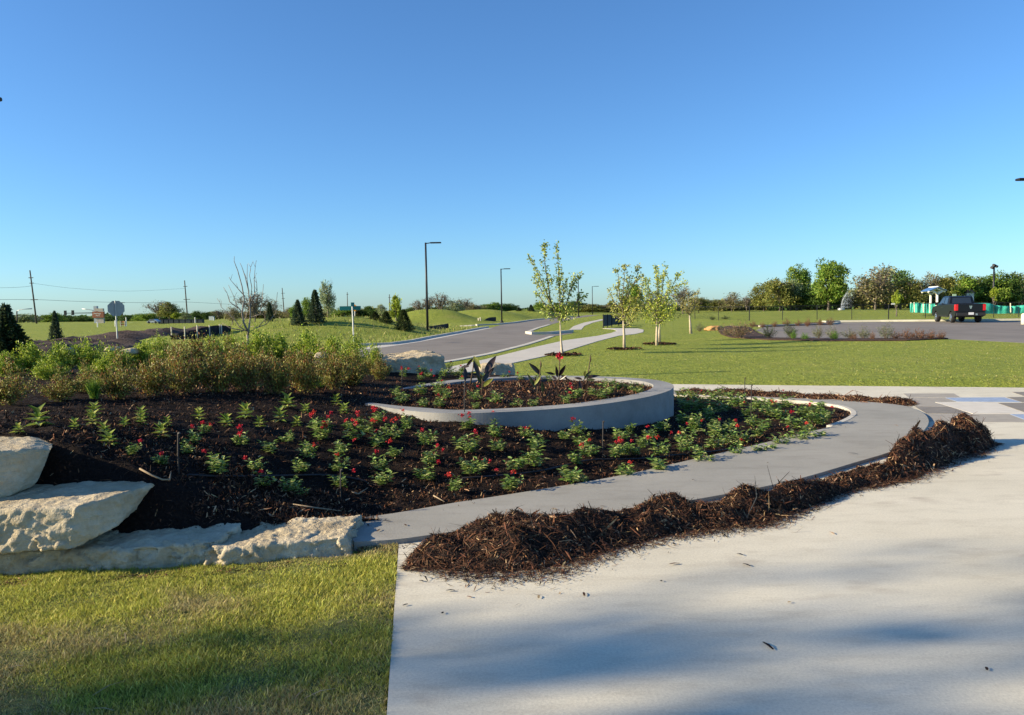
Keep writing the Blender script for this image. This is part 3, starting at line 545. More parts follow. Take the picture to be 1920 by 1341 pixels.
# bark spilled along the foot of the slabs and the corner of the walkway
sp = [(-20,1092),(60,1090),(120,1088),(250,1082),(330,1076),(420,1070),(520,1066),(600,1058),(700,1024),(722,1026),(740,1030),(735,1018),(755,1020),(715,1018)]
c = np.concatenate([np.array([G(a, b, -.005)])+rs.normal(size=(70, 3))*np.array((.13, .035, .004)) for a, b in sp]); n = len(c); d_ = rdir(n); d_[:, 2] *= .15
V, F, K = strips(c, unit(d_), unit(np.tile((0, 0, 1.0), (n, 1))+.3*rs.normal(size=(n, 3))), .03*np.exp(.4*rs.normal(size=n)), .007, pal(n, (DK, MD, RD, TN), (30, 35, 25, 6), .4), .1)
tag(link('bark_mulch', mesh_np('bark_mulch', V, F, K), chip_m), kind='stuff')
# tufted texture on the big lawn
LAWN = [tuple(G(a, b)[:2]) for a, b in [(1120,719),(1265,720),(1920,726.5),(2050,728),(2050,652),(1920,645),(1780,638.5),(1560,641),(1380,638),(1340,628),(1300,622),(1215,622),(1160,632),(1080,655),(1000,678),(960,700)]]
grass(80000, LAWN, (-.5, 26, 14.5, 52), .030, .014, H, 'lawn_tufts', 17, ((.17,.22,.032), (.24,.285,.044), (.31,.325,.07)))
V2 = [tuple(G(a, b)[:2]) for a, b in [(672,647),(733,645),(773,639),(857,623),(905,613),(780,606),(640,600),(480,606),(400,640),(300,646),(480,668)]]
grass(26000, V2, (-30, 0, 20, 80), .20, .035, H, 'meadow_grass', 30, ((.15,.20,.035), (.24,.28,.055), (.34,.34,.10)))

# ------------------------------------------------------------------ bedding plants
leaf_m = M_attr('soft_leaf', .5, .3, .35, .15, 40); petal_m = M_attr('red_petal', .5, .3, .3, .1, 60); stem_m = M_plain('brown_stem', (.10,.065,.04), .8, 0, .3, 20); hose_m = M_plain('black_hose', (.025,.022,.024), .5, 0, .2, 30); rod_m = M_plain('dark_rod', (.035,.03,.028), .6, 0, .3, 30)
def bushlet(seed, n=105, cols=((.115,.215,.040), (.22,.32,.075), (.40,.46,.16)), w=(3, 4, 3), wide=.55, L=.25):
    """a leafy bedding plant one unit tall: several stems of paired leaves"""
    r = np.random.RandomState(seed); c, d, nn = [], [], []
    for s in range(7):
        a = r.rand()*6.28; rad = wide*(.25+.75*r.rand()); h = .55+.45*r.rand()-.25*(rad/wide); tip = np.array((math.cos(a)*rad, math.sin(a)*rad, h)); base = tip*np.array((.25, .25, 0))
        for k in range(n//7):
            t = .2+.8*(k/(n//7)); p = base+(tip-base)*np.array((t, t, t**.85)); b = r.rand()*6.28; dv = np.array((math.cos(b), math.sin(b), .15+.55*r.rand()*t)); c.append(p); d.append(dv); nn.append(np.array((-dv[0]*.5, -dv[1]*.5, 1))+r.normal(size=3)*.35)
    c, d, nn = np.array(c), np.array(d), np.array(nn); m = len(c); return mesh_np('foliage', *leaves(c, d, nn, L*(.7+.6*r.rand(m)), L*.42*(.8+.4*r.rand(m)), pal(m, cols, w, .25), .12, .18))
def bloom_mesh(seed, cols=((.50,.014,.03), (.66,.05,.07), (.34,.008,.02))):
    r = np.random.RandomState(seed); n = 26; d = unit(r.normal(size=(n, 3))+np.array((0, 0, .6))); c = d*.12+r.normal(size=(n, 3))*.16
    return mesh_np('bloom', *leaves(c, d, unit(np.cross(d, r.normal(size=(n, 3)))), .46, .40, pal(n, cols, (3, 3, 2), .2), .18, .2))
def sprout_mesh(seed):
    r = np.random.RandomState(seed); c, d, nn = [], [], []
    for tier in range(4):
        for k in range(4+(tier < 2)):
            a = r.rand()*.5+k*6.28/(4+(tier < 2))+tier*.7; el = .15+.32*tier; dv = np.array((math.cos(a)*math.cos(el), math.sin(a)*math.cos(el), math.sin(el))); c.append((0, 0, .12+.16*tier)); d.append(dv); nn.append(np.array((-dv[0]*.6, -dv[1]*.6, 1)))
    m = len(c); return mesh_np('foliage', *leaves(np.array(c), np.array(d), np.array(nn), .62*(.75+.4*r.rand(m)), .26, pal(m, ((.17,.26,.045), (.32,.39,.075), (.46,.48,.13)), (3, 4, 3), .2), .15, .25))
BUSH = [bushlet(100+i) for i in range(7)]; BLOOM = [bloom_mesh(200+i) for i in range(4)]+[bloom_mesh(210, ((.70,.10,.05), (.62,.05,.04), (.5,.03,.03)))]; SPR = [sprout_mesh(300+i) for i in range(5)]
for m_ in BUSH+SPR: m_.materials.append(leaf_m)
for m_ in BLOOM: m_.materials.append(petal_m)
def ground_hit(px, py, zf):
    d = ray(px, py); t = np.arange(3, 24, .02); p = CAM+d[None]*t[:, None]; z = zf(p[:, 0], p[:, 1]); k = np.argmax(p[:, 2] < z); k = k if p[k, 2] < z[k] else len(t)//3; return p[k, 0], p[k, 1], float(z[k])
COUNT = {0: 'without blooms', 1: 'with one red bloom', 2: 'with two red blooms', 3: 'with three red blooms', 4: 'with four red blooms'}
def bedding(px, py, nb, hp, zf, label, group, kind='bush', name='flowering_plant', cat='flowering plant'):
    x, y, z = ground_hit(px, py, zf); s = max(.07, hp*y/FOC*1.12)
    e = empty(name, (x, y, z-.01), label, cat, group, random.random()*6.28)
    me = random.choice(SPR if kind == 'sprout' else BUSH); f = link('foliage', me, None, e); sx = s*(random.uniform(.95, 1.25)); f.scale = (sx, sx, s*random.uniform(.9, 1.1))
    for b in range(nb):
        o = link('bloom', random.choice(BLOOM if random.random() < .85 else BLOOM[4:]), None, e); a = random.random()*6.28; rr = sx*random.uniform(.15, .55); o.location = (math.cos(a)*rr, math.sin(a)*rr, s*random.uniform(.72, 1.05)); k = random.uniform(.028, .043); o.scale = (k, k, k*.85); o.rotation_euler = (random.uniform(-.5, .5), random.uniform(-.5, .5), a)
    return e
SPROUTS = [(72,798,40),(140,806,22),(177,778,24),(174,796,24),(265,786,22),(265,796,20),(195,816,24),(205,836,30),(233,801,18),(302,821,28),(313,799,20),(373,786,24),(425,798,24),(460,784,28),(487,800,20),(525,791,26),(540,766,26),(557,798,18),(573,775,18),(630,760,22),(645,775,20),(35,815,20)]
for i, (a, b, h) in enumerate(sorted(SPROUTS)):
    bedding(a, b, 0, h*.95, Z, f'yellow-green pointed-leaf seedling, {nth(i)} from left in the dark soil above the boulders', 'seedlings in the dark soil', 'sprout', 'seedling', 'seedling')
BEDP = [(248,856,1,30),(305,873,1,28),(348,854,0,30),(366,832,1,28),(385,813,2,22),(408,892,1,44),(450,836,2,32),(477,882,1,30),(510,852,0,34),(540,829,0,24),(494,912,1,34),(560,886,0,32),(578,862,1,36),(604,818,4,42),(606,826,3,30),(545,926,0,40),(566,930,0,20),(640,915,1,34),(637,884,1,34),(642,854,1,30),(660,829,3,36),(707,838,1,34),(736,823,3,36),(710,797,4,30),(762,807,1,34),(738,858,2,30),(710,885,1,38),(723,911,0,34),(801,838,1,36),(811,870,2,34),(801,899,1,38),(874,808,3,30),(874,850,1,40),(853,922,1,32),(887,893,0,38),(676,800,2,24),(690,812,2,26),(655,806,1,24),
 (931,822,0,34),(932,846,0,28),(929,797,1,24),(908,880,2,22),(986,822,1,26),(1004,840,1,36),(1001,878,0,42),(968,883,0,34),(955,922,2,40),(1056,826,0,24),(1082,814,1,28),(1093,838,0,36),(1098,858,1,36),(1082,873,1,34),(1069,908,0,38),(1090,903,0,20),(1173,899,1,36),(1160,828,0,32),(1153,860,3,40),(1179,813,0,24),(1171,856,3,34),(1194,854,1,26),(1207,842,0,30),(1236,886,0,42),(1223,826,1,30),(1241,810,0,28),(1239,856,2,36),(1278,850,2,38),(1285,831,1,32),(1314,870,0,40),(1301,810,1,30),(1340,842,0,26),(1343,822,0,34),(1366,812,2,28),(1384,858,1,34),(1387,830,1,32),(1341,803,0,26),(1365,833,0,26),
 (1408,801,0,28),(1421,821,0,32),(1434,806,0,28),(1427,855,0,30),(1444,850,0,26),(1466,840,0,34),(1498,829,1,32),(1521,823,1,34),(1489,806,1,34),(1521,800,0,34),(1539,798,0,34),(1513,782,0,32),(1466,790,2,34),(1457,780,1,28),(1438,783,0,30),(1440,765,0,26),(1472,764,1,28),(1532,773,0,28),(1500,781,1,26),(1399,782,1,28),(1547,783,1,24),(1420,770,0,28)]
SHADE = [(1279,754,0,28),(1297,750,0,26),(1322,755,1,28),(1341,753,0,28),(1369,756,0,28),(1294,776,1,30),(1316,776,1,30),(1344,776,0,30),(1365,772,0,28),(1382,765,0,26),(1279,798,0,32),(1305,808,0,32),(1283,770,1,28),(1330,790,0,28),(1390,755,0,24)]
yf = lambda a: np.interp(a, [250, 380, 640, 850, 1100, 1300, 1500, 1560, 1606], [960, 950, 975, 943, 903, 861, 814, 799, 780]); yb = lambda a: np.interp(a, [250, 640, 700, 870, 1050, 1180, 1260, 1400, 1600], [780, 770, 775, 795, 806, 800, 740, 738, 745])
rows = {}
for p in BEDP: t = (yf(p[0])-p[1])/(yf(p[0])-yb(p[0])); r_ = 'the front row' if t < .38 else ('the middle rows' if t < .68 else 'rows by the planter'); rows.setdefault((r_, p[2]), []).append(p)
for (r_, nb), L_ in rows.items():
    for i, p in enumerate(sorted(L_)): bedding(p[0], p[1]+1, p[2], p[3]*1.02, Z, f'bedding plant {COUNT[nb]}, {nth(i)} such from left in {r_}', 'bedding plants in the dark soil')
for i, p in enumerate(sorted(SHADE)): bedding(p[0], p[1]+1, p[2], p[3]*1.05, Z, f'bedding plant {COUNT[p[2]]} in planter shadow, {nth(i)} from the wall', 'bedding plants shaded by the planter')
INP = [(742,745,0,24),(758,757,0,26),(788,741,0,26),(822,742,1,26),(838,748,1,22),(792,763,0,22),(825,764,1,24),(890,752,1,26),(932,755,0,26),(892,767,0,16),(823,728,1,22),(969,762,0,18),(1001,764,0,20),(1063,759,1,24),(1079,750,2,28),(1129,749,0,22),(1141,741,0,22),(1133,726,0,20),(1149,723,0,16),(1165,733,0,22),(1198,738,0,20),(1183,732,0,20),(947,716,1,18),(975,715,1,16),(1030,716,0,16),(1010,714,0,14),(1110,742,0,20),(905,716,0,18),(865,719,1,16)]
for i, p in enumerate(sorted(INP)): bedding(p[0], p[1], p[2], p[3], ZP, f'bedding plant {COUNT[p[2]]} inside the planter, {nth(i)} from its left end', 'bedding plants inside the round planter')
BKP = [(757,708,3,22),(728,699,1,18),(762,694,1,16),(777,694,2,16),(793,703,1,20),(787,713,2,16),(813,696,2,18),(825,696,1,18),(842,699,2,20),(832,708,0,20),(852,706,0,18),(868,699,1,16),(868,709,0,18),(745,692,1,16),(805,708,1,16)]
for i, p in enumerate(sorted(BKP)): bedding(p[0], p[1], p[2], p[3], Z, f'bedding plant {COUNT[p[2]]} before the long boulder, {nth(i)} from left', 'bedding plants behind the planter')

# ------------------------------------------------------------------ big dark-leaved plants in the planter
def leafblade(base, tip, wd, col, sag=.0, face=None):
    base, tip = np.array(base, float), np.array(tip, float); n = 10; t = np.linspace(0, 1, n); ax = tip-base; L_ = np.linalg.norm(ax); f_ = np.array(face if face is not None else (.2, -1, .3), float); s = np.cross(ax/L_, f_); s /= np.linalg.norm(s); nn = np.cross(s, ax/L_)
    w_ = wd*np.sin(np.pi*np.clip(t, 0, 1)**.8)**.9*.5; w_[0] = wd*.06; w_[-1] = .001; V = []
    for i in range(n):
        p = base+ax*t[i]+np.array((0, 0, -sag*L_*t[i]**2)); V += [p-s*w_[i]+nn*w_[i]*.35, p, p+s*w_[i]+nn*w_[i]*.35]
    F = [(i*3+j, i*3+j+1, i*3+4+j, i*3+3+j) for i in range(n-1) for j in (0, 1)]; K = np.tile(col, (n*3, 1))*(1+.15*rs.normal(size=(n*3, 1))); return mesh_np('leaf', V, F, np.clip(K, 0, 1), True)
big_m = M_attr('glossy_leaf', .35, .18, .5, .2, 25)
BR, OL, LG = (.030,.018,.016), (.075,.085,.022), (.26,.27,.05)
CAN = [((904,738), 'spreading dark-leaved plant with a drooping stem, leftmost in the round planter', [((887,672),(872,690),0),((888,676),(900,706),0),((888,668),(902,690),2),((909,700),(931,666),0),((905,715),(927,686),0),((880,687),(864,688),0),((872,690),(872,716),0),((902,720),(895,690),1),((905,725),(925,706),2),((899,735),(886,716),1)], [(904,738,903,700),(882,720,889,668)], None),
 ((1008,742), 'narrow dark-leaved plant with a yellowish leaf and a bare bud spike in the round planter', [((1014,703),(991,678),0),((1002,722),(1014,704),2),((1003,726),(992,704),1),((1012,715),(1030,710),0),((1018,738),(1016,712),1),((1004,728),(988,698),1)], [(1006,746,1014,680)], (1014,680,0)),
 ((1046,721), 'dark-leaved plant topped by a red bloom, in front of the young tree', [((1048,706),(1061,681),0),((1045,708),(1042,684),0),((1040,702),(1022,698),0),((1052,704),(1066,710),0),((1044,712),(1034,703),0),((1050,712),(1063,703),0)], [(1047,722,1049,672)], (1049,670,1)),
 ((1092,734), 'broad-leaved dark plant with a dry bud spike, rightmost in the round planter', [((1095,712),(1110,690),1),((1100,712),(1117,712),1),((1096,708),(1126,704),0),((1092,712),(1076,706),0),((1096,706),(1098,694),1),((1095,735),(1103,714),0),((1090,730),(1086,712),0)], [(1096,734,1107,672)], (1107,670,0))]
for (bx, by), lb, lv, stems, bud in CAN:
    x, y, z = ground_hit(bx, by, ZP); e = empty('canna_plant', (x, y, z), lb, 'foliage plant', 'dark-leaved plants in the planter'); o0 = np.array((x, y, z))
    for i, (a, b, k) in enumerate(lv):
        ya = y+random.uniform(-.05, .05); A = D(a[0], a[1], ya)-o0; B = D(b[0], b[1], ya+random.uniform(-.10, .06))-o0
        link('leaf', leafblade(A, B, max(.038, np.linalg.norm(B-A)*random.uniform(.20, .31)), np.array((BR, OL, LG)[k]), random.uniform(.0, .18), (random.uniform(-.3, .5), -1, random.uniform(0, .6))), big_m, e)
    for (x0, y0, x1, y1) in stems:
        A = D(x0, y0, y)-o0; B = D(x1, y1, y+.02)-o0; MB().tube([A, A*.5+B*.5+np.array((.008, 0, 0)), B], [.012, .009, .005], 6).build('stalk', stem_m, e, True)
    if bud:
        P = D(bud[0], bud[1], y)-o0
        if bud[2]: o = link('bloom', BLOOM[1], None, e); o.location = P; o.scale = (.09, .09, .12)
        else: MB().tube([P-np.array((0, 0, .06)), P-np.array((0, 0, .02)), P+np.array((0, 0, .03))], [.008, .013, .004], 6).build('bud', stem_m, e, True)

# ------------------------------------------------------------------ stakes and drip line
for a, b, t, lb, zf in [(335,890,812,'thin dark stake beside the leftmost bedding plants above the wedge shaped block',Z),(639,937,880,'thin dark stake in the mulch at the left end of the walkway',Z),(871,790,716,'thin dark stake in front of the lit left part of the planter wall',Z),(1130,863,789,'short dark stake in front of the shaded planter wall',Z),(754,737,694,'thin dark stake behind the left end of the planter',Z),(1396,752,708,'taller of two thin stakes near the bend of the walkway',Z),(1408,786,722,'shorter of two thin stakes among the plants at the bend',Z),(796,692,656,'thin stake leaning in front of the long boulder',Z)]:
    x, y, z = ground_hit(a, b, zf); h = (b-t)*y/FOC; lean = .12 if a == 796 else .015
    m = MB().tube([(0, 0, -.08), (lean*h*.5, 0, h*.5), (lean*h*1.5, .01, h)], .0065, 6); m.tube([(lean*h*1.5, .01, h-.012), (lean*h*1.5+.012, .01, h-.004)], .010, 6)
    o = m.build('stake', rod_m); o.location = (x, y, z); tag(o, lb, 'stake', 'thin stakes in the flower bed')
def hose(pxs, lb):
    P = [np.array(ground_hit(a, b, Z))+np.array((0, 0, .008)) for a, b in pxs]; P = catmull(P, 6); P[0] = P[0]-np.array((0, 0, .03)); P[-1] = P[-1]-np.array((0, 0, .03)); o0 = P[0]
    o = MB().tube([p-o0 for p in P], .009, 6).build('drip_hose', hose_m, None, True); o.location = o0; tag(o, lb, 'hose', 'drip hoses in the flower bed')
hose([(345,893),(420,896),(500,895),(600,893),(640,898),(690,905)], 'black drip hose crossing the dark soil to the left of the walkway end'); hose([(860,899),(940,893),(1010,886),(1060,875),(1110,866),(1200,862),(1290,852)], 'black drip hose along the front row of plants below the planter wall'); hose([(1310,852),(1380,842),(1450,832),(1500,818),(1512,800),(1500,785)], 'black drip hose curving round the plants at the bend of the walkway')
# pale sticks in the bark
for pts, lb in [([(262,888),(285,897),(305,905),(318,906),(321,890)], 'bent grey stick on the tip of the wedge shaped limestone block'), ([(548,951),(590,957),(640,964)], 'straight pale stick on the bark above the short slab'), ([(660,930),(672,932),(690,921)], 'curved pale twig beside the stake at the walkway end'), ([(813,936),(834,946)], 'short pale splinter in the bark near the walkway edge')]:
    P = [np.array(ground_hit(a, b, Z))+np.array((0, 0, .02)) for a, b in pts]; o = MB().tube([p-P[0] for p in P], [.007]*(len(P)-1)+[.003], 5).build('stick', M_plain('dry_wood', (.33,.25,.16), .85, 0, .2, 30), None, True); o.location = P[0]; tag(o, lb, 'stick')

# ------------------------------------------------------------------ shrubs
def shrub_mesh(seed, n, cols, w, size=.06, aspect=.5, up=.5, flat=1.0):
    r = np.random.RandomState(seed); c, d = [], []; nst = 26
    for s in range(nst):
        a = r.rand()*6.28; tilt = r.rand()**.7*.95; L_ = (.62+.38*r.rand())*(1-.22*tilt); dv = np.array((math.cos(a)*math.sin(tilt), math.sin(a)*math.sin(tilt), math.cos(tilt))); k = n//nst; t = .22+.78*r.rand(k)**.75
        p = dv[None]*t[:, None]*L_+np.array((0, 0, -.12))*(t[:, None]**2)*math.sin(tilt)+r.normal(size=(k, 3))*.055; c.append(p); q = unit(r.normal(size=(k, 3))+dv[None]*1.0+np.array((0, 0, up))); d.append(q)
    c = np.concatenate(c); d = np.concatenate(d); c[:, :2] *= flat; c[:, 2] = np.maximum(c[:, 2], .02); m = len(c)
    V, F, K = leaves(c, d, r.normal(size=(m, 3))+np.array((0, 0, 1.2)), size*(.6+.8*r.rand(m)), size*aspect, pal(m, cols, w, .28), .15, .15); return V, F, K
def twig_mesh(seed, flat=1.0, n=16, rad=.009):
    r = np.random.RandomState(seed); b = MB()
    for s in range(n):
        a = r.rand()*6.28; tilt = r.rand()**.7*.95; L_ = .55+.35*r.rand(); dv = np.array((math.cos(a)*math.sin(tilt)*flat, math.sin(a)*math.sin(tilt)*flat, math.cos(tilt))); p = [np.zeros(3), dv*L_*.5+r.normal(size=3)*.03, dv*L_+np.array((0, 0, -.1*math.sin(tilt)))]; b.tube(p, [rad, rad*.7, rad*.3], 3, False)
    return b.mesh('stems', False, False)
KIND = {'bronze': (((.18,.115,.032), (.23,.205,.042), (.155,.175,.034), (.32,.13,.05), (.44,.43,.11)), (3, 5, 6, 3, 3), .056, 1300), 'lime': (((.19,.28,.026), (.31,.40,.038), (.47,.54,.07), (.11,.18,.022)), (4, 5, 5, 2), .064, 1500), 'russet': (((.25,.14,.09), (.20,.16,.075), (.32,.23,.13), (.15,.15,.05)), (4, 4, 2, 3), .05, 520), 'dark': (((.05,.08,.03), (.09,.13,.045), (.16,.18,.08)), (4, 4, 2), .06, 520), 'grey': (((.15,.165,.08), (.23,.235,.13), (.11,.135,.06)), (4, 3, 3), .055, 460), 'rust': (((.20,.085,.05), (.30,.145,.075), (.14,.095,.05)), (4, 3, 3), .06, 520), 'fresh': (((.09,.19,.02), (.14,.26,.03)), (1, 1), .08, 420)}
twigM = M_plain('shrub_twig', (.13,.085,.055), .85, 0, .3, 15); SH = {}; TW = [twig_mesh(500+i) for i in range(3)]
for t_ in TW: t_.materials.append(twigM)
for k_, (cols, w_, sz, n_) in KIND.items():
    SH[k_] = []
    for i in range(4 if k_ in ('bronze', 'lime') else 2): me = mesh_np('foliage', *shrub_mesh(400+i*13+len(k_), int(n_*2.1), cols, w_, sz)); me.materials.append(leaf_m); SH[k_].append(me)
def tuft_mesh(seed):
    r = np.random.RandomState(seed); n = 240; a = r.rand(n)*6.28; tl = r.rand(n)**.8*.75; dv = np.stack([np.cos(a)*np.sin(tl), np.sin(a)*np.sin(tl), np.cos(tl)], 1); L_ = .6+.4*r.rand(n); base = r.normal(size=(n, 3))*.06; base[:, 2] = 0; s = unit(np.cross(dv, r.normal(size=(n, 3))))*.009
    mid = base+dv*L_[:, None]*.6; tip = base+dv*L_[:, None]*np.array((1.15, 1.15, .95)); V = np.stack([base-s, base+s, mid+s*.8, mid-s*.8, tip], 1).reshape(-1, 3); i = np.arange(n)[:, None]*5; F = np.concatenate([i+np.array([[0, 1, 2]]), i+np.array([[0, 2, 3]]), i+np.array([[3, 2, 4]])]); me = mesh_np('tuft', V, F, np.repeat(pal(n, ((.16,.28,.03), (.26,.38,.045), (.11,.2,.03)), (3, 3, 2)), 5, 0)); me.materials.append(leaf_m); return me
TUFT = [tuft_mesh(600+i) for i in range(3)]
def shrub(px, by, ty, wpx, kind, label, group, y=None, zf=None, cat='shrub'):
    if y is None: x, yy, z = ground_hit(px, by, zf or Z)
    else:
        p = D(px, by, y); x, yy = p[0], p[1]; z = float((zf or Z)(np.array([x]), np.array([y]))[0]) if zf is not False else p[2]
    top = D(px, ty, yy)[2]; h = max(.12, top-z)*1.22; wd = wpx*yy/FOC/1.15; e = empty('shrub', (x, yy, z-.02), label, cat, group, random.random()*6.28)
    if kind == 'tuft': f = link('tuft', random.choice(TUFT), None, e); f.scale = (wd, wd, h); f.name = 'blades'; return e
    f = link('foliage', random.choice(SH[kind]), None, e); f.scale = (wd, wd, h); t = link('stems', random.choice(TW), None, e); t.scale = (wd*.9, wd*.9, h*.92); return e
front = [(20,758,678,95),(115,752,690,80),(160,735,680,70),(225,748,662,90),(290,742,655,80),(345,738,648,90),(405,736,645,90),(462,735,650,84),(515,740,655,80),(572,738,658,84),(628,730,655,76),(665,722,662,60),(712,712,662,50),(690,702,668,44)]
for i, (a, b, t, w_) in enumerate(sorted(front)): shrub(a, b, t, w_, 'bronze', f'bronze-green leafy shrub, {nth(i)} from the left in the front row of shrubs', 'bronze shrubs in the flower bed')
mid_ = [(330,700,634,90,11.2),(378,700,630,90,11.4),(430,700,636,90,11.3),(490,702,652,90,11.2),(548,702,656,86,11.1),(605,702,658,86,11.0),(655,700,660,70,11.0)]
for i, (a, b, t, w_, yy) in enumerate(mid_): shrub(a, b, t, w_, 'bronze', f'reddish bronze shrub, {nth(i)} from the left in the second row of shrubs', 'bronze shrubs in the flower bed', yy)
back_ = [(12,700,656,70,11.2),(62,700,640,90,11.4),(112,700,646,84,11.6),(165,700,634,84,11.8),(212,700,648,80,11.6),(262,700,638,80,12.2),(300,690,634,60,13.0),(395,680,630,70,13.8),(440,680,628,70,14),(485,680,624,86,14),(530,680,624,86,14),(575,680,626,86,13.8),(620,680,628,80,13.6),(660,680,634,76,13.2),(700,682,642,46,12.8),(185,706,668,70,10.6),(92,712,668,70,10.5)]
for i, (a, b, t, w_, yy) in enumerate(sorted(back_)): shrub(a, b, t, w_, 'lime', f'bright yellow-green shrub, {nth(i)} from the left in the row behind the bronze shrubs', 'yellow-green shrubs in the flower bed', yy)
for i, (a, b, t, w_) in enumerate([(178,747,702,46),(286,722,692,48),(318,720,690,30),(596,727,702,60),(525,715,690,40)]): shrub(a, b, t, w_, 'tuft', f'bright green grassy tuft between the bronze shrubs, {nth(i) if i < 4 else "fifth"} listed from the wide left gap' if False else ['tall bright green grass tuft left of the third bronze shrub', 'pale green grass tuft in the gap behind the front bronze shrubs', 'thin wispy grass tuft beside the pale tuft in the gap', 'low wide grass tuft at the foot of the right-hand bronze shrubs', 'small grass tuft half hidden between the middle bronze shrubs'][i], 'grass tufts among the shrubs', cat='grass tuft')

# bare-branched sapling rising behind the shrubs
K_ = 7.45; sy = 15.0; sb = D(464, 640, sy); zb = float(Z(np.array([sb[0]]), np.array([sy]))[0])
se = empty('bare_sapling', (sb[0], sy, zb), 'leafless pale grey sapling with many upright bare branches behind the shrubs', 'tree'); s0 = np.array((sb[0], sy, zb)); bark_m = M_plain('pale_bark', (.30,.26,.21), .85, 0, .25, 12); dbark_m = M_plain('grey_bark', (.16,.135,.11), .85, 0, .3, 8)
BRL = [[(480,1180),(500,1060),(515,900),(505,720),(490,560),(440,350),(395,220),(370,170)],[(480,1130),(420,1000),(400,880),(430,680),(400,500),(340,280),(290,150),(292,80)],[(505,720),(530,600),(535,500),(505,350),(522,230),(550,160)],[(515,760),(575,600),(570,400),(585,230),(600,135)],[(575,600),(610,560),(605,450),(590,370)],[(440,640),(350,540),(240,410),(220,370)],[(400,860),(320,760),(290,650),(210,480)],[(340,800),(230,720),(190,590),(140,510)],[(480,1130),(370,1070),(280,940),(230,900),(110,790),(90,720),(50,670)],[(500,1140),(600,1080),(740,1030),(870,880),(880,720),(895,580)],[(420,1000),(460,920),(470,850)],[(512,940),(660,885),(680,700),(700,470)],[(430,1120),(230,1080),(120,1010)],[(600,1080),(560,1055),(520,1065)],[(370,1070),(400,1030)],[(490,560),(470,400),(475,190)],[(640,1060),(720,960),(740,850)]]
tb, bb_ = MB(), MB()
for i, L_ in enumerate(BRL):
    off = random.uniform(-.22, .22); P = [D(400+a/K_, 470+b/K_, sy+off*min(1, j/2))-s0 for j, (a, b) in enumerate(L_)]; r0_ = .022 if i < 2 else .011; (tb if i < 2 else bb_).tube(P, [max(.0042, r0_*(1-.85*j/(len(P)-1))) for j in range(len(P))], 5)
    if i >= 2:
        for j in range(1, len(P)-1): q = P[j]; bb_.tube([q, q+np.array((random.uniform(-.07, .07), random.uniform(-.06, .06), random.uniform(.05, .14)))], [.0045, .0025], 3)
tb.tube([(0, 0, -.1), (0, 0, .12), D(464, 628, sy)-s0], [.03, .026, .022], 6); tb.build('trunk', bark_m, se, True); bb_.build('branches', M_plain('pale_twig', (.27,.22,.18), .85, 0, .25, 12), se, True)
# ------------------------------------------------------------------ trees
crown_m = M_attr('tree_leaf', .6, .3, .2, .2, 3); pole_m = M_plain('weathered_pole', (.085,.07,.055), .9, 0, .25, 2); black_m = M_plain('black_paint', (.016,.016,.020), .45, 0, .2, 4); galv_m = M_plain('galvanised_steel', (.42,.43,.43), .45, .6, .12, 6); white_m = M_plain('white_paint', (.78,.76,.70), .5, 0, .06, 4)
def crown(seed, n, cols, w, size, shape, clump=34, spread=.16, gap=.0):
    """leafy crown in a unit box: clumps of leaves inside an uneven volume"""
    r = np.random.RandomState(seed); cc = []
    while len(cc) < clump:
        p = np.array((r.uniform(-1, 1), r.uniform(-1, 1), r.rand()))
        k = shape(p[2]); d = math.hypot(p[0], p[1]); lim = k*(.82+.36*float(vn(np.array([math.atan2(p[1], p[0])*1.3+seed]), np.array([p[2]*4.0+seed]))[0]))
        if d < lim and (d > lim*.35 or r.rand() < .4): cc.append(p*np.array((.5, .5, 1)))
    cc = np.array(cc); j = r.randint(0, clump, n); sc_ = (.6+.8*r.rand(clump))[j][:, None]; c = cc[j]+np.clip(r.normal(size=(n, 3)), -1.5, 1.5)*spread*np.array((.55, .55, .42))*sc_; c[:, 2] = np.clip(c[:, 2], .01, 1.08)
    tone = (.72+.56*r.rand(clump))[j][:, None]; V, F, K = leaves(c, unit(r.normal(size=(n, 3))), r.normal(size=(n, 3))+np.array((0, 0, .9)), size*(.6+.8*r.rand(n)), size*.75, np.clip(pal(n, cols, w, .2)*tone, 0, 1), .12, .1); return mesh_np('crown', V, F, K)
rnd = lambda z: math.sqrt(max(0, 1-(2*z-1)**2))**.7; broad = lambda z: (min(1, z/.25+.35) if z < .25 else math.sqrt(max(0, 1-((z-.25)/.78)**2))); vase = lambda z: .35+.65*math.sin(min(1, z*1.2)*math.pi*.62); cone = lambda z: max(.03, (1-z)*1.0); column = lambda z: max(.05, .75*math.sin(math.pi*min(1, .15+z*.87)))
def branches(seed, n=9, thick=.018, sub=7, top=.98, fine=.004):
    """leafless crown: limbs splitting into thin branches, unit box"""
    r = np.random.RandomState(seed); b = MB()
    for i in range(n):
        a = i*6.28/n+r.rand(); t = .15+.75*r.rand(); tip = np.array((math.cos(a)*.46*t, math.sin(a)*.46*t, top*(1-.5*t*t)*(.8+.2*r.rand()))); p = [np.array((0, 0, -.02)), tip*np.array((.3, .3, .38))+r.normal(size=3)*.02, tip*np.array((.7, .7, .72))+r.normal(size=3)*.03, tip]; b.tube(p, [thick, thick*.7, thick*.4, fine], 4, False)
        for k in range(sub):
            q = p[1]+(p[3]-p[1])*r.rand(); e = q+np.array((r.normal()*.10, r.normal()*.10, .05+.16*r.rand())); b.tube([q, (q+e)/2+r.normal(size=3)*.015, e], [fine*1.8, fine*1.3, fine*.6], 3, False)
            for _ in range(3): g = q+(e-q)*r.rand(); b.tube([g, g+np.array((r.normal()*.06, r.normal()*.06, .03+.07*r.rand()))], [fine, fine*.5], 3, False)
    return b.mesh('branches', False, False)
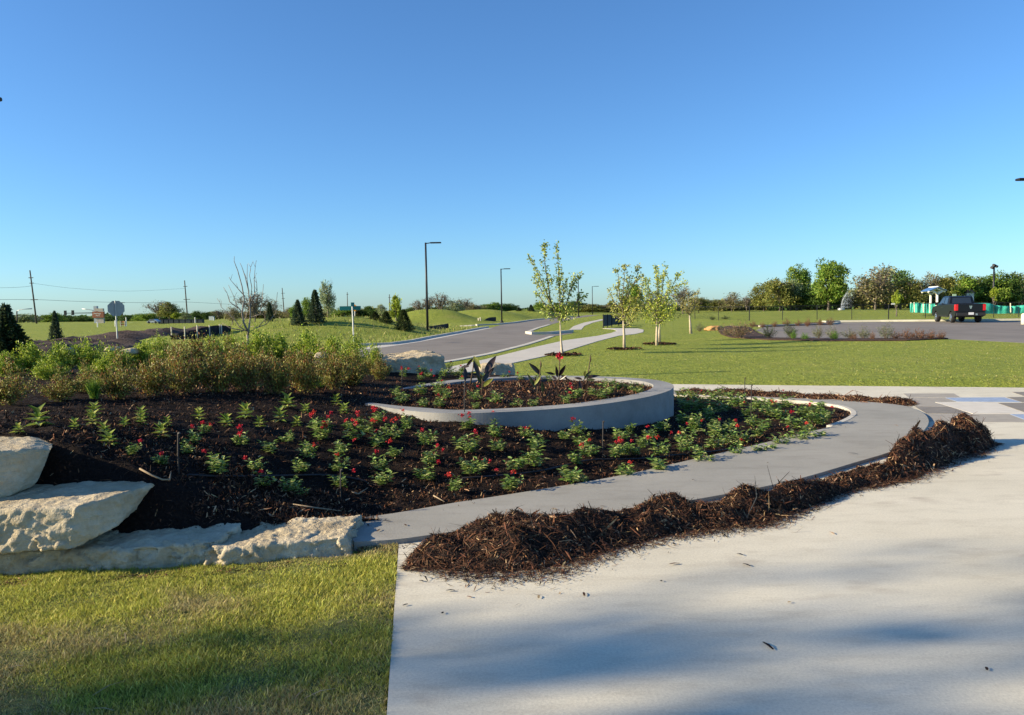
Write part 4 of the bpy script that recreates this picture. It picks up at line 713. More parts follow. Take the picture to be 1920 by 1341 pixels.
GRN = ((0.115,0.203,0.030), (0.189,0.284,0.041), (0.270,0.351,0.061)); DKG = ((0.054,0.108,0.024), (0.088,0.155,0.032), (0.135,0.203,0.047)); OLV = ((0.176,0.196,0.047), (0.257,0.250,0.068), (0.135,0.169,0.041)); BRN = ((.24,.205,.11), (.19,.19,.075), (.29,.25,.14)); PAL_ = ((0.230,0.284,0.128), (0.311,0.351,0.176), (0.176,0.230,0.108)); YEL = ((.26,.33,.03), (.34,.40,.05), (.20,.28,.03)); CNF = ((.040,.068,.040), (.065,.10,.055), (.10,.135,.065)); JUN = ((.042,.065,.022), (.066,.095,.03), (.10,.12,.042))
PROTO = {}
def proto(kind, cols, shape, nleaf, size, clump, spread, k, bare=0, **kw):
    L_ = []
    for i in range(k):
        me = crown(700+len(PROTO)*31+i*7, nleaf, cols, (3, 4, 2), size, shape, clump, spread); me.materials.append(crown_m); b = None
        if bare: b = branches(900+len(PROTO)*17+i, **kw); b.materials.append(dbark_m)
        L_.append((me, b))
    PROTO[kind] = L_
proto('green', GRN, broad, 5200, .060, 80, .17, 3); proto('dark', DKG, broad, 5200, .060, 80, .17, 3); proto('olive', OLV, broad, 4400, .056, 80, .17, 3, 1, n=8); proto('brown', BRN, broad, 2000, .055, 60, .20, 3, 1, n=11, sub=9)
proto('bare', BRN, rnd, 420, .04, 40, .2, 3, 1, n=13, sub=11, thick=.022, fine=.0055); proto('pale', PAL_, broad, 2400, .06, 50, .18, 2, 1, n=9); proto('yellow', YEL, column, 1800, .085, 34, .16, 2); proto('cottonwood', GRN, rnd, 7000, .050, 60, .15, 2)
def conifer(seed, n, cols, tiers, spread, size):
    r = np.random.RandomState(seed); z = r.rand(n)**1.25; ti = np.floor(z*tiers)/tiers; f = (z-ti)*tiers; a = r.rand(n)*6.28; lobes = .78+.3*np.sin(a*(5+r.randint(3))+ti*9); rr = .5*((1-z)**.85+.02)*lobes*(1-.45*f*spread)*(.35+.65*r.rand(n)**.4)
    c = np.stack([np.cos(a)*rr, np.sin(a)*rr, z*.97+.02+r.normal(size=n)*.008], 1); d = np.stack([np.cos(a), np.sin(a), .1-.35*(1-f)+.7*z], 1)+r.normal(size=(n, 3))*.35
    return mesh_np('crown', *leaves(c, unit(d), r.normal(size=(n, 3))*.6+np.array((0, 0, 1)), size*(.5+.7*r.rand(n)), size*.5, np.clip(pal(n, cols, (3, 4, 2), .25), 0, 1), .15, .1))
for k_, cols, ti_, sp_ in (('spruce', CNF, 9, .8), ('juniper', JUN, 5, .35)):
    PROTO[k_] = []
    for i in range(2): me = conifer(1500+i+len(k_), 4200, cols, ti_, sp_, .085); me.materials.append(crown_m); PROTO[k_].append((me, None))
def trunk_mesh(seed):
    r = np.random.RandomState(seed); b = MB(); b.tube([(0, 0, -.05), (r.normal()*.01, 0, .3), (r.normal()*.02, 0, .75), (0, 0, 1)], [.07, .05, .035, .02], 7)
    for i in range(5): a = i*1.25+r.rand(); b.tube([(0, 0, .35+.08*i), (math.cos(a)*.12, math.sin(a)*.12, .55+.09*i), (math.cos(a)*.22, math.sin(a)*.22, .75+.08*i)], [.028, .018, .008], 5)
    return b.mesh('trunk', True)
TRK = [trunk_mesh(i) for i in range(3)]
for t_ in TRK: t_.materials.append(dbark_m)
KW = {'green': 'leafy green tree', 'dark': 'dark green tree', 'olive': 'olive green tree', 'brown': 'brownish budding tree', 'bare': 'bare grey-brown tree', 'pale': 'pale greyish tree', 'yellow': 'yellow-green tree', 'cottonwood': 'tall round-topped green tree', 'spruce': 'dark conical spruce', 'juniper': 'dark dense juniper'}
def tree(px, ty, wpx, kind, y, label, group, cat='tree', lift=.18, by=None):
    p = D(px, 600, y); x = p[0]; z = Hs(x, y) if by is None else D(px, by, y)[2]; h = D(px, ty, y)[2]-z; wd = wpx*y/FOC; e = empty(kind_name[kind], (x, y, z-.05), label, cat, group, random.random()*6.28)
    if kind in ('spruce', 'juniper'): lift = .04
    me, b = random.choice(PROTO[kind]); c = link('crown', me, None, e); c.location = (0, 0, h*lift); c.scale = (wd, wd, h*(1-lift)); t = link('trunk', random.choice(TRK), None, e); t.scale = (h*.45, h*.45, h*(.6 if kind not in ('spruce', 'juniper') else .5))
    if b: bo = link('branches', b, None, e); bo.location = (0, 0, h*lift); bo.scale = (wd, wd, h*(1-lift))
    return e
kind_name = {k: 'tree' for k in KW}; kind_name.update(spruce='spruce_tree', juniper='juniper_tree', cottonwood='tree', bare='bare_tree')
FARL = [(44,588,50,'pale',215),(72,594,30,'bare',240),(100,588,40,'green',225),(128,592,40,'dark',245),(157,594,40,'dark',245),(205,593,36,'dark',245),(240,592,40,'dark',240),(264,589,34,'green',225),(280,586,36,'green',210),(300,563,54,'bare',195),(318,566,44,'olive',188),(330,585,20,'yellow',185),(348,584,22,'pale',225),(370,584,26,'dark',235),(388,586,28,'dark',235),(410,580,34,'bare',200),(436,574,34,'brown',120),(478,546,70,'bare',130),(508,560,40,'bare',135),(545,577,36,'brown',170),(556,571,28,'green',150),(577,560,28,'green',155)]
FARC = [(640,578,44,'green',210),(668,576,40,'olive',215),(695,575,40,'dark',215),(716,570,20,'pale',190),(770,577,36,'dark',220),(786,561,40,'bare',175),(803,558,36,'bare',178),(826,548,52,'bare',172),(850,562,40,'pale',180),(868,558,50,'bare',185),(885,566,44,'brown',190),(905,572,40,'dark',230),(925,568,44,'green',235),(950,570,44,'dark',240),(1014,566,34,'green',215),(1040,572,36,'dark',220),(1078,565,44,'dark',215),(1106,570,70,'olive',200),(1140,572,50,'brown',200),(1184,531,44,'green',165),(1230,548,54,'brown',150),(1280,536,60,'bare',140),(1310,556,50,'olive',160)]
FARR = [(1338,560,56,'olive',190),(1372,549,48,'brown',180),(1400,556,40,'bare',185),(1432,534,54,'olive',165),(1462,520,60,'olive',158),(1482,526,50,'pale',160),(1494,498,50,'cottonwood',168),(1503,540,60,'dark',160),(1530,536,50,'dark',158),(1553,487,70,'cottonwood',155),(1575,545,44,'dark',162),(1590,541,40,'pale',185),(1618,536,60,'brown',158),(1641,497,90,'brown',150),(1660,500,60,'pale',160),(1688,512,56,'dark',155),(1712,520,56,'olive',150),(1738,511,54,'brown',155),(1765,515,54,'olive',155),(1800,514,64,'green',160),(1826,524,50,'olive',165),(1850,522,50,'dark',160),(1868,512,50,'green',160),(1893,515,54,'dark',160),(1916,509,60,'pale',165),(1950,505,70,'green',165),(1990,508,70,'dark',165)]
for reg, L_, where in (('l', FARL, 'beyond the dirt bank'), ('c', FARC, 'beyond the road'), ('r', FARR, 'beyond the chain-link fence')):
    cnt = {}; tot = {}
    for a in L_: tot[a[3]] = tot.get(a[3], 0)+1
    for a in sorted(L_):
        k = cnt[a[3]] = cnt.get(a[3], 0)+1
        lab = f'{KW[a[3]]} {where}, ' + ('the only one of its kind there' if tot[a[3]] == 1 else f'{nth(k-1)} of its kind from the left')
        tree(*a, lab, 'trees '+where)
# the wood behind, one mass
def woods(segs, name):
    c, K = [], []
    for (x0, x1, top, y, cols) in segs:
        n = int((x1-x0)*26); px = x0+(x1-x0)*rs.rand(n); yy = y+rs.rand(n)*16; hh = np.array([D(a, top, y)[2] for a in (x0, x1)]); t = (px-x0)/(x1-x0); h = hh[0]*(1-t)+hh[1]*t; h = h*(.72+.35*vn(px*.09, px*0)+.18*vn(px*.4, px*0)); z = h*rs.rand(n)**.75
        d = np.array([D(p_, 600, q) for p_, q in zip(px, yy)]); c.append(np.stack([d[:, 0], yy, z], 1)); K.append(pal(n, cols, (3, 4, 2), .3)*(.75+.5*vn(px*.25, z*.5)[:, None]))
    c = np.concatenate(c); K = np.clip(np.concatenate(K), 0, 1); n = len(c); V, F, K = leaves(c, rdir(n), rs.normal(size=(n, 3))+np.array((0, 0, .8)), .9*(.6+.8*rs.rand(n)), .7, K, .1, .1); tag(link(name, mesh_np(name, V, F, K), crown_m), kind='stuff')
woods([(-60,140,594,262,DKG),(140,330,592,260,DKG),(330,460,588,255,OLV),(460,640,584,230,BRN),(600,800,579,240,OLV),(800,1060,576,255,DKG),(1040,1160,572,235,OLV),(1130,1360,568,215,OLV),(1340,1480,562,195,OLV),(1440,1620,553,182,DKG),(1600,1780,536,180,OLV),(1760,2080,528,182,DKG)], 'far_woods')
# conifers and young trees on the slope by the road
for a, lb in [((559,562,34,'spruce',47,None,None),'thin spruce leftmost of the pair on the grassy rise'),((592,544,42,'spruce',48,None,None),'tallest spruce on the grassy rise by the road'),((506,568,30,'spruce',60,None,None),'dark spruce on the rise just right of the bare sapling'),((645,586,30,'juniper',60,None,None),'dark juniper behind the green street sign'),((703,584,28,'juniper',52,None,None),'left juniper of three beside the road lamp'),((724,583,30,'juniper',51,None,None),'middle juniper of three beside the road lamp'),((757,580,40,'juniper',49,None,None),'widest juniper of three, nearest the road lamp'),((103,584,32,'spruce',42,None,None),'sparse greyish spruce at the edge of the dirt bank'),((973,576,14,'spruce',120,None,None),'small dark spruce beyond the second lamp'),((996,571,16,'spruce',120,None,None),'dark spruce just left of the leafy young tree')]:
    tree(*a[:5], lb, 'conifers on the slope', 'conifer')
tree(743, 549, 28, 'yellow', 62, 'yellow-green young tree between the junipers', 'young trees on the slope'); tree(615, 525, 30, 'pale', 52, 'slender pale young tree with thin tiers beside the tallest spruce', 'young trees on the slope', lift=.1)
# the dark evergreen at the edge of the bed
xe = D(14, 650, 13.0); ee = empty('juniper_tree', (xe[0], 13.0, .5), 'large dark evergreen bush at the far left beside the black lamp post', 'conifer'); hh = D(14, 580, 13.0)[2]-.5
c = link('crown', PROTO['juniper'][1][0], None, ee); c.scale = (1.35, 1.2, hh*.9); c2 = link('crown', PROTO['spruce'][0][0], None, ee); c2.scale = (.95, .9, hh*1.03); t = link('trunk', TRK[1], None, ee); t.scale = (.5, .5, hh*.6)

# ------------------------------------------------------------------ young trees traced limb by limb
lm_cols = ((.20,.27,.04), (.30,.35,.06), (.42,.45,.12)); trunk_m = M_plain('smooth_pale_bark', (.46,.38,.27), .8, 0, .18, 8)
def young(base, depth, trunk, limbs, leafn, low, label, cols, yellow=0):
    o = D(base[0], base[1], depth); z = Hs(o[0], depth); o0 = np.array((o[0], depth, z)); e = empty('young_tree', o0, label, 'tree', 'young trees on the lawn'); u = depth/FOC
    tb, bb_ = MB(), MB(); P = [D(a, b, depth)-o0 for a, b in trunk]; P[0][2] = -.1; tb.tube(P, [max(.012, .062*(1-.75*i/(len(P)-1))*depth/28) for i in range(len(P))], 8); tb.build('trunk', trunk_m, e, True); c = []
    for L_ in limbs:
        k = random.uniform(-1, 1)*28*u; Q = [D(a, b, depth)-o0+np.array((0, k*(j/(len(L_)-1))**1.3, 0)) for j, (a, b) in enumerate(L_)]; Q = catmull(Q, 5); m = len(Q); bb_.tube(Q, [max(.006, .026*(1-j/m)) for j in range(m)], 4)
        ln = sum(np.linalg.norm(Q[j+1]-Q[j]) for j in range(m-1)); n_ = int(leafn*.42*ln); t = .12+.88*rs.rand(n_); i0 = (t*(m-1)).astype(int).clip(0, m-2); f_ = (t*(m-1)-i0)[:, None]; Qa = np.array(Q); q = Qa[i0]*(1-f_)+Qa[i0+1]*f_; c.append(q+rs.normal(size=(n_, 3))*(.040+.05*(1-t[:, None])))
        for s in range(int(ln*3.5)):                       # short spurs with leaves at the tip
            j = random.randint(m//5, m-2); d = np.array((random.uniform(-1, 1), random.uniform(-1, 1), random.uniform(.1, 1))); d = d/np.linalg.norm(d)*random.uniform(.06, .22); bb_.tube([Q[j], Q[j]+d], [.006, .003], 3); c.append(Q[j]+d+rs.normal(size=(6, 3))*.04)
    lx, ly, rx, ry, n_ = low; q = rs.normal(size=(n_, 3)); q = unit(q)*(rs.rand(n_, 1)**.45)*np.array((rx, rx, ry))*u; nb_ = fbm(q[:, 0]*3.2+depth, q[:, 1]*3.2, q[:, 2]*3.2, 2, 71) > -.18; c.append(D(lx, ly, depth)-o0+q[nb_]); bb_.build('limbs', dbark_m, e, True)
    c = np.concatenate(c); n = len(c); V, F, K = leaves(c, rdir(n, -.2), rs.normal(size=(n, 3))+np.array((0, 0, .5)), .082*(.6+.8*rs.rand(n)), .056, pal(n, cols, (4, 4, 3), .25), .12, .12); link('leaves', mesh_np('leaves', V, F, K), leaf_m, e); return o0
k1 = lambda L_: [(960+a/5.363, 440+b/5.363) for a, b in L_]; k2 = lambda L_: [(1120+a/7.06, 480+b/7.06) for a, b in L_]
young((1056,672), 25.5, k1([(515,1240),(500,1150),(490,1020),(483,860)]), [k1(L_) for L_ in ([(483,860),(480,640),(470,480),(460,300),(440,90)], [(480,850),(390,690),(320,520),(250,380),(170,220)], [(390,690),(360,480),(330,300),(320,150),(335,110)], [(390,690),(300,560),(230,430)], [(400,760),(310,670),(240,565)], [(483,850),(560,660),(610,500),(650,400)], [(590,560),(640,470),(705,380)], [(483,850),(600,740),(680,650),(760,610)], [(650,680),(690,580)], [(500,700),(520,560),(550,450)], [(470,850),(380,800),(300,760)], [(490,850),(560,800),(640,760)], [(360,520),(395,430)], [(480,520),(490,420)])], 210, (1048,586,34,20,520), 'tallest young tree with upright leafy limbs between the path and the planter', lm_cols)
t2 = young((1170,657), 28.3, k2([(357,1250),(355,1050),(345,860),(340,760)]), [k2(L_) for L_ in ([(345,860),(335,640),(345,420),(365,180),(350,130)], [(340,700),(290,480),(275,240),(230,185)], [(335,650),(260,520),(258,380)], [(340,640),(400,480),(430,340),(440,270)], [(360,640),(440,440),(510,320),(540,200),(520,150)], [(480,370),(560,290),(600,260)], [(380,900),(470,720),(540,520),(580,320)], [(370,940),(440,860),(500,760)], [(345,700),(240,640),(190,520),(150,440)], [(345,800),(240,740),(160,660)], [(345,860),(260,810),(190,760)], [(350,840),(420,640),(450,540)])], 150, (1186,578,32,28,620), 'young tree with a thin pale trunk in a dark mulch ring, second from the planter', ((.27,.28,.045), (.36,.37,.065), (.45,.44,.13)))
t3 = young((1232,647), 31.2, k2([(788,1180),(788,1020),(790,900),(790,800)]), [k2(L_) for L_ in ([(790,880),(790,560),(790,300),(765,130)], [(790,840),(820,520),(815,280),(815,130)], [(800,800),(850,520),(870,300),(910,130)], [(800,860),(930,560),(1000,420),(1080,260),(1110,240)], [(1000,420),(1090,380),(1170,350)], [(795,840),(720,600),(690,420),(710,290)], [(790,860),(680,640),(640,440),(650,290)], [(800,900),(930,760),(1010,640)], [(785,900),(680,780),(590,720)], [(870,300),(930,225)], [(800,760),(900,520),(925,380)])], 170, (1234,586,34,26,950), 'densest yellow-green young tree, beside a second trunk just behind it', ((.27,.33,.032), (.38,.43,.05), (.48,.51,.11)))
young((1236,641), 34.5, k2([(820,1130),(820,1000),(825,900)]), [k2(L_) for L_ in ([(825,900),(860,700),(900,560),(985,310)], [(825,900),(960,700),(1060,560),(1100,470)], [(825,900),(770,700),(750,520)], [(825,900),(940,800),(1010,740)])], 130, (1252,580,28,24,420), 'young tree whose trunk stands close behind the densest one', ((.15,.20,.035), (.22,.27,.05), (.28,.30,.08)))
young((1295,622), 45, k2([(1240,1005),(1228,880),(1218,780)]), [k2(L_) for L_ in ([(1218,780),(1215,620),(1200,470),(1180,400)], [(1218,780),(1290,640),(1320,520),(1335,440)], [(1218,780),(1160,650),(1110,560)], [(1218,780),(1250,600),(1260,500)], [(1218,780),(1150,710),(1110,660)], [(1290,640),(1300,540),(1300,470)])], 110, (1293,574,20,18,420), 'smallest young tree on the lawn, standing furthest from the planter', ((.24,.21,.06), (.30,.28,.07), (.36,.33,.12)))
for cx, cy, w_, lb in [(t2[0], t2[1], .62, 'ring'), (t3[0]+.2, t3[1]+.6, .7, 'ring'), (D(1056, 672, 25.5)[0], 25.5, .6, 'ring')]:
    n = 260; a = rs.rand(n)*6.28; r_ = np.sqrt(rs.rand(n))*w_; x = cx+np.cos(a)*r_; y = cy+np.sin(a)*r_*.9; d_ = rdir(n); d_[:, 2] *= .2
    V, F, K = strips(np.stack([x, y, H(x, y)+.04+.03*rs.rand(n)], 1), unit(d_), rdir(n, 1.5), .14*np.exp(.3*rs.normal(size=n)), .05, pal(n, (DK, MD, RD), (5, 4, 2), .3), .1); tag(link('mulch_ring', mesh_np('mulch_ring', V, F, K), chip_m), kind='stuff')

# ------------------------------------------------------------------ dirt bank and silt fences
dirt_m = M_plain('turned_earth', (.060,.040,.032), .95, 0, .5, 1.2, .15)
def bank(pts, name, seed):
    """pts: (px, py crest, ground distance, half width)"""
    V = []; m = 11; C_ = catmull([np.append(D(a, b, y), w_) for a, b, y, w_ in pts], 12); n = len(C_)
    for i, q in enumerate(C_):
        t = C_[min(i+1, n-1)][:2]-C_[max(i-1, 0)][:2]; s = np.array((-t[1], t[0])); s = s/np.linalg.norm(s); s = s if s[1] > 0 else -s; z0 = Hs(q[0], q[1]); ek = min(1, i/6, (n-1-i)/6)
        for j in range(m):
            f = j/(m-1)*2-1; p = q[:2]+s*f*q[3]; h = (1-abs(f)**1.7); zz = Hs(p[0], p[1])-.08+max(.05, q[2]-z0)*h*ek; V.append((p[0], p[1], zz))
    V = np.array(V); V[:, 2] += .16*fbm(V[:, 0]*1.1, V[:, 1]*1.1, o=4, s=seed)*np.clip((V[:, 2]-H(V[:, 0], V[:, 1])+.08)*4, 0, 1); ii = (np.arange(n-1)[:, None]*m+np.arange(m-1)[None]).ravel(); F = np.stack([ii, ii+1, ii+m+1, ii+m], 1)
    o = tag(link(name, mesh_np(name, V, F, None, True), dirt_m), kind='structure'); 
    if o.data.polygons[len(F)//2].normal.z < 0: o.data.flip_normals()
bank([(20,640,37,2.2),(70,637,38,2.4),(120,634,40,2.6),(160,630,43,2.6),(215,623,48,2.6),(270,618,53,2.4),(330,614,57,2.2),(400,611,60,2.2),(470,609,62,2.2)], 'earth_bank', 81)
bank([(30,648,31,1.6),(90,643,33,2),(150,641,36,2),(210,637,40,1.6),(235,634,43,1.2)], 'earth_bank', 83)
silt_m = M_plain('black_fabric', (.014,.014,.020), .8, 0, .3, 3); wood_m = M_plain('pale_stake', (.62,.56,.44), .8, 0, .12, 8)
def silt(pts, stakes, label, mat=silt_m, group='silt fences', thick=.02, cat='silt fence', wav=.1, lean=.0):
    """pts: (px, py top, py bottom, ground distance)"""
    A = catmull([np.concatenate([D(a, t, y), [D(a, b, y)[2]]]) for a, t, b, y in pts], 8); n = len(A); o0 = np.array((A[n//2][0], A[n//2][1], A[n//2][3])); e = empty('silt_fence', o0, label, cat, group); V = []
    for s_ in (0, 1):
        for i, q in enumerate(A):
            wv = wav*float(vn(np.array([i*.6]), np.array([3.3+len(label)]))[0])
            for k in range(4): f = k/3; V.append((q[0], q[1]+wv*(1+f)+s_*thick+lean*f, q[3]-.12+(q[2]-q[3]+.12+.06*wv)*f))
    V = np.array(V)-o0; F = []
    for s_ in (0, 1):
        for i in range(n-1):
            for k in range(3): b = s_*n*4+i*4+k; F.append((b, b+1, b+5, b+4) if s_ else (b, b+4, b+5, b+1))
    for i in range(n-1): a_, b_ = i*4+3, n*4+i*4+3; F.append((a_, a_+4, b_+4, b_))
    me = mesh_np('fabric', V, F, None, True); link('fabric', me, mat, e)
    for a, t, b, y in stakes:
        T, B = D(a, t, y-.12)-o0, D(a+.6, b, y-.12)-o0; B[2] -= .1; MB().tube([B, T], .032*y/42, 4).build('stake', wood_m, e)
    return e
silt([(322,629,634,41.5),(345,622,632,41.5),(368,618,632,42),(392,612,629,43),(412,610,625,44),(434,612,620,45)], [(321,613,625,41.3),(346,612,633,41.4),(369.5,610,632,42),(392.5,610,628,43),(411.5,608,624,44),(415,608.5,624,44)], 'black silt fence with pale stakes behind the bronze shrubs on the left')
silt([(763,618,623,56),(785,614,622,57),(812,611,618,59),(832,608,614,62),(841,606.5,613,63)], [], 'black silt fence at the foot of the road lamp')
silt([(894,606,608,88),(905,602,606,89),(916,596,604,91),(930,594.5,601,93)], [(897,596.5,605,88),(900.5,595,603,88)], 'sagging black silt fence with two pale stakes near the second lamp')
turq_m = M_plain('turquoise_mesh', (.045,.40,.30), .6, 0, .45, 1.5)
silt([(1706,569,584,92),(1722,568,584.5,91),(1745,570,585.5,90),(1770,569,586,89),(1800,570,587,89),(1848,568.5,586.5,90),(1872,573,586.5,90),(1900,574,586,90),(1930,571,586,90),(1990,570,586,90)], [(1708,567,583,92),(1714,567,584,91),(1731,568,584,90.5),(1743,567.5,585,90),(1755,568,585,89.5),(1894.5,568.5,584.5,89.5),(1800,568,585,89),(1770,569,585,89)], 'turquoise plastic mesh fence with pale stakes behind the pickup truck', turq_m, 'construction fences', .03, 'construction fence', .25)

# ------------------------------------------------------------------ lamps, poles and wires
def lamp(px, by, ty, y, label, arm=.9, adir=1, group='black street lamps', zb=None, rz=0):
    p = D(px, by, y); z = p[2] if zb is None else zb; h = D(px, ty, y)[2]-z; e = empty('street_lamp', (p[0], y, z), label, 'street lamp', group, rz); MB().tube([(0, 0, -.2), (0, 0, h*.5), (0, 0, h)], [.085, .075, .06], 8).build('post', black_m, e, True)
    MB().lathe([(.20, -.05), (.20, .10), (.12, .16), (.09, .3)], n=10).build('base', black_m, e, True); a = MB().tube([(0, 0, h-.06), (adir*arm*.35, 0, h-.02)], .035, 6); a.build('arm', black_m, e)
    b = MB().box((adir*arm*.68, 0, h-.02), (arm*.75, .26, .085)); o = b.build('lamp_head', black_m, e); bv = o.modifiers.new('b', 'BEVEL'); bv.width = .03; bv.segments = 2; return e
lamp(802, 627, 455, 52, 'tall black street lamp by the bend of the road, behind the low silt fence', 1.0); lamp(941, 605, 504, 86, 'second black street lamp along the road, near the sagging silt fence', 1.0); lamp(1111, 592, 537, 158, 'distant street lamp at the far end of the road', 1.3); lamp(1085, 594, 521, 125, 'distant street lamp seen through the tallest young tree', .6)
p = D(1, 640, 15.6); lamp(1.5, 741, 182, 15.6, 'black street lamp at the far left edge beside the dark evergreen', .30, 1, zb=0.0)
lamp(1950, 645, 335, 28, 'black street lamp whose head shows at the right edge of the sky', .95, -1, zb=-.03)
def pole(px, by, ty, dx, y, label, arms, rad=.16, mat=pole_m, group='utility poles', cat='utility pole'):
    B, T = D(px, by, y), D(px+dx, ty, y); e = empty('utility_pole', B, label, cat, group); MB().tube([np.array((0, 0, -.5)), (T-B)*.5, T-B], [rad*1.15, rad, rad*.8], 7).build('pole', mat, e, True)
    for k, (f, w_) in enumerate(arms): q = (T-B)*f; MB().box((q[0]+w_*.15, q[1]-.2, q[2]), (w_, .14, .16)).build('crossarm', mat, e)
    return B, T
WB = [pole(69,607,507,-13,171,'tall leaning utility pole at the left with short side arms',[(.45,1.6),(.86,1.0),(.76,.9)]), pole(352,600,526,-6,235,'utility pole rising behind the dark bins',[(.52,2.0),(.85,1.2)],.18), pole(533,590,540,-4,330,'distant utility pole on the right of the bare sapling',[(.8,1.6),(.6,1.4)],.2), pole(231,605,567,-2,250,'short utility pole with a crossbar beside the stop sign',[(.98,1.5)],.13), pole(652,590,548,-1,300,'thin distant pole above the green street sign',[(.9,.8)],.16), pole(731,590,552,-1,330,'thin distant pole left of the yellow-green young tree',[(.85,1.4)],.2)]
wire_m = M_plain('wire', (.10,.11,.12), .6, 0, .1, 1)
def wire(pxs, label, rad=.035):
    P = [D(a, b, y) for a, b, y in pxs]; o = MB().tube([q-P[0] for q in catmull(P, 8)], rad, 4).build('overhead_wire', wire_m); o.location = P[0]; tag(o, label, 'wire', 'overhead wires between the utility poles')
wire([(-60,562.5,160),(62,562,171),(140,565,185),(229,567.3,200),(300,567.5,216),(350,566.5,235),(440,571,275),(531,574,330)], 'lowest overhead wire running from the leaning pole to the distant pole'); wire([(-60,541,160),(30,539,166),(60,536,171)], 'upper overhead wire reaching the leaning pole from the left', .025); wire([(60,531,171),(140,541,190),(240,546,213),(347,541,235)], 'middle overhead wire sagging between the two tall poles', .022)
def mast(px, by, ty, y, armpx, label, heads=()):
    B, T = D(px, by, y), D(px, ty, y); e = empty('signal_mast', B, label, 'traffic signal'); MB().tube([(0, 0, -.3), T-B], [.2, .15], 8).build('post', galv_m, e, True); A = D(armpx[0], armpx[1], y)-B; MB().tube([(0, 0, (T-B)[2]*.8), A], [.14, .08], 6).build('mast_arm', black_m, e, True)
    for a, b in heads: q = D(a, b, y-.3)-B; o = MB().box(q, (.55, .4, 1.3)).build('signal_head', black_m, e)
    return e, B
e, B = mast(178, 606, 582, 205, (120,587.5), 'traffic signal mast arm with two black signal heads reaching left of the brown sign', [(122.5,587),(136.5,586.5)]); L_ = [D(a, b, 205)-B for a, b in [(178,584),(172,581.5),(163,580),(154,579.5)]]; MB().tube(L_, .09, 5).build('lamp_arm', galv_m, e, True)
B = D(32, 608, 200); e = empty('street_lamp', B, 'distant grey street lamp with a long curved arm left of the leaning pole', 'street lamp'); MB().tube([(0, 0, -.3), D(31.5, 583.5, 200)-B], [.2, .16], 7).build('post', pole_m, e, True); MB().tube([D(a, b, 200)-B for a, b in [(31.5,584),(36,581.5),(44,580),(60,579)]], [.10, .09, .08, .14], 5).build('arm', galv_m, e, True)
B = D(1862, 585, 112); e = empty('floodlight_pole', B, 'tall dark floodlight pole with a cluster of lamps above the right-hand trees', 'floodlight'); H_ = (D(1864, 499, 112)-B); MB().tube([(0, 0, -.3), H_], [.17, .11], 8).build('post', black_m, e, True)
for a, b in [(1860.5,502),(1864,497.5),(1868,499.5)]: q = D(a, b, 112)-B; MB().box(q, (.42, .34, .3), .5, .5).build('lamp_head', black_m, e)
MB().box(H_+np.array((0, 0, -.1)), (.8, .1, .1)).build('crossarm', black_m, e)

# ------------------------------------------------------------------ signs
B = D(220.5, 640, 43); e = empty('stop_sign', B, 'eight-sided stop sign seen from its plain grey back on a steel post', 'road sign'); T = D(216, 563, 43)-B; cz = D(216.6, 578.5, 43)-B
MB().tube([(0, 0, -.3), T*np.array((1, 1, .99))], .04, 6).build('post', galv_m, e); r_ = .46; ry = R(32)
oc = [(r_*math.cos(R(22.5+45*k)), r_*math.sin(R(22.5+45*k))) for k in range(8)]
MB().extr(oc, 0, .012, lambda a, b, w_: (cz[0]+a*math.cos(ry)-w_*math.sin(ry), cz[1]+.06+a*math.sin(ry)+w_*math.cos(ry), cz[2]+b)).build('sign_plate', M_plain('sign_back', (.36,.37,.37), .5, .5, .08, 5), e)
B = D(663, 630, 36); e = empty('street_name_sign', B, 'green street name sign with two crossed blades on a pale post', 'road sign'); T = D(660.5, 574, 36)-B; MB().tube([(0, 0, -.3), T], .035, 6).build('post', galv_m, e)
grn_m = M_plain('sign_green', (.015,.17,.16), .45, 0, .1, 8)
def lettering(parent, txt, c, size, rz, mat, name='lettering', off=.02):
    cu = bpy.data.curves.new(name, 'FONT'); cu.body = txt; cu.size = size; cu.extrude = .004; cu.align_x = 'CENTER'; cu.align_y = 'CENTER'; t = bpy.data.objects.new('t', cu); C.objects.link(t); me = bpy.data.meshes.new_from_object(t.evaluated_get(bpy.context.evaluated_depsgraph_get())); bpy.data.objects.remove(t); me.materials.clear()
    o = link(name, me, mat, parent); o.location = (c[0]+math.sin(rz)*off, c[1]-math.cos(rz)*off, c[2]); o.rotation_euler = (R(90), 0, rz); return o
q = D(652, 578, 36)-B; b1 = MB().box((q[0]+.12, q[1]-.01, q[2]), (.98, .02, .19), .12).build('blade', grn_m, e)
n_ = MB()
for i in range(8): n_.box((q[0]-.28+i*.085, q[1]-.045+.01*i-.01, q[2]), (.055 if i % 3 else .03, .012, .085+.02*(i % 2)))
n_.build('lettering', white_m, b1)
q = D(661, 571, 36)-B; MB().box((q[0], q[1], q[2]), (.20, .02, .19), .9).build('blade', grn_m, e)
q = D(668, 577.5, 36)-B; MB().box((q[0], q[1]+.2, q[2]), (.36, .02, .17), .9).build('blade', grn_m, e)
B = D(665, 592, 60); e = empty('warning_sign', B, 'orange diamond warning sign behind the green street name sign', 'road sign'); q = D(665.6, 577.5, 60)-B; MB().extr([(0,.28),(.28,0),(0,-.28),(-.28,0)], 0, .02, lambda a, b, w_: (q[0]+a, q[1]-.06+w_, q[2]+b)).build('sign_plate', M_plain('orange_sign', (.75,.30,.02), .5, 0, .1, 5), e); MB().tube([(0, 0, -.3), q], .03, 6).build('post', galv_m, e)
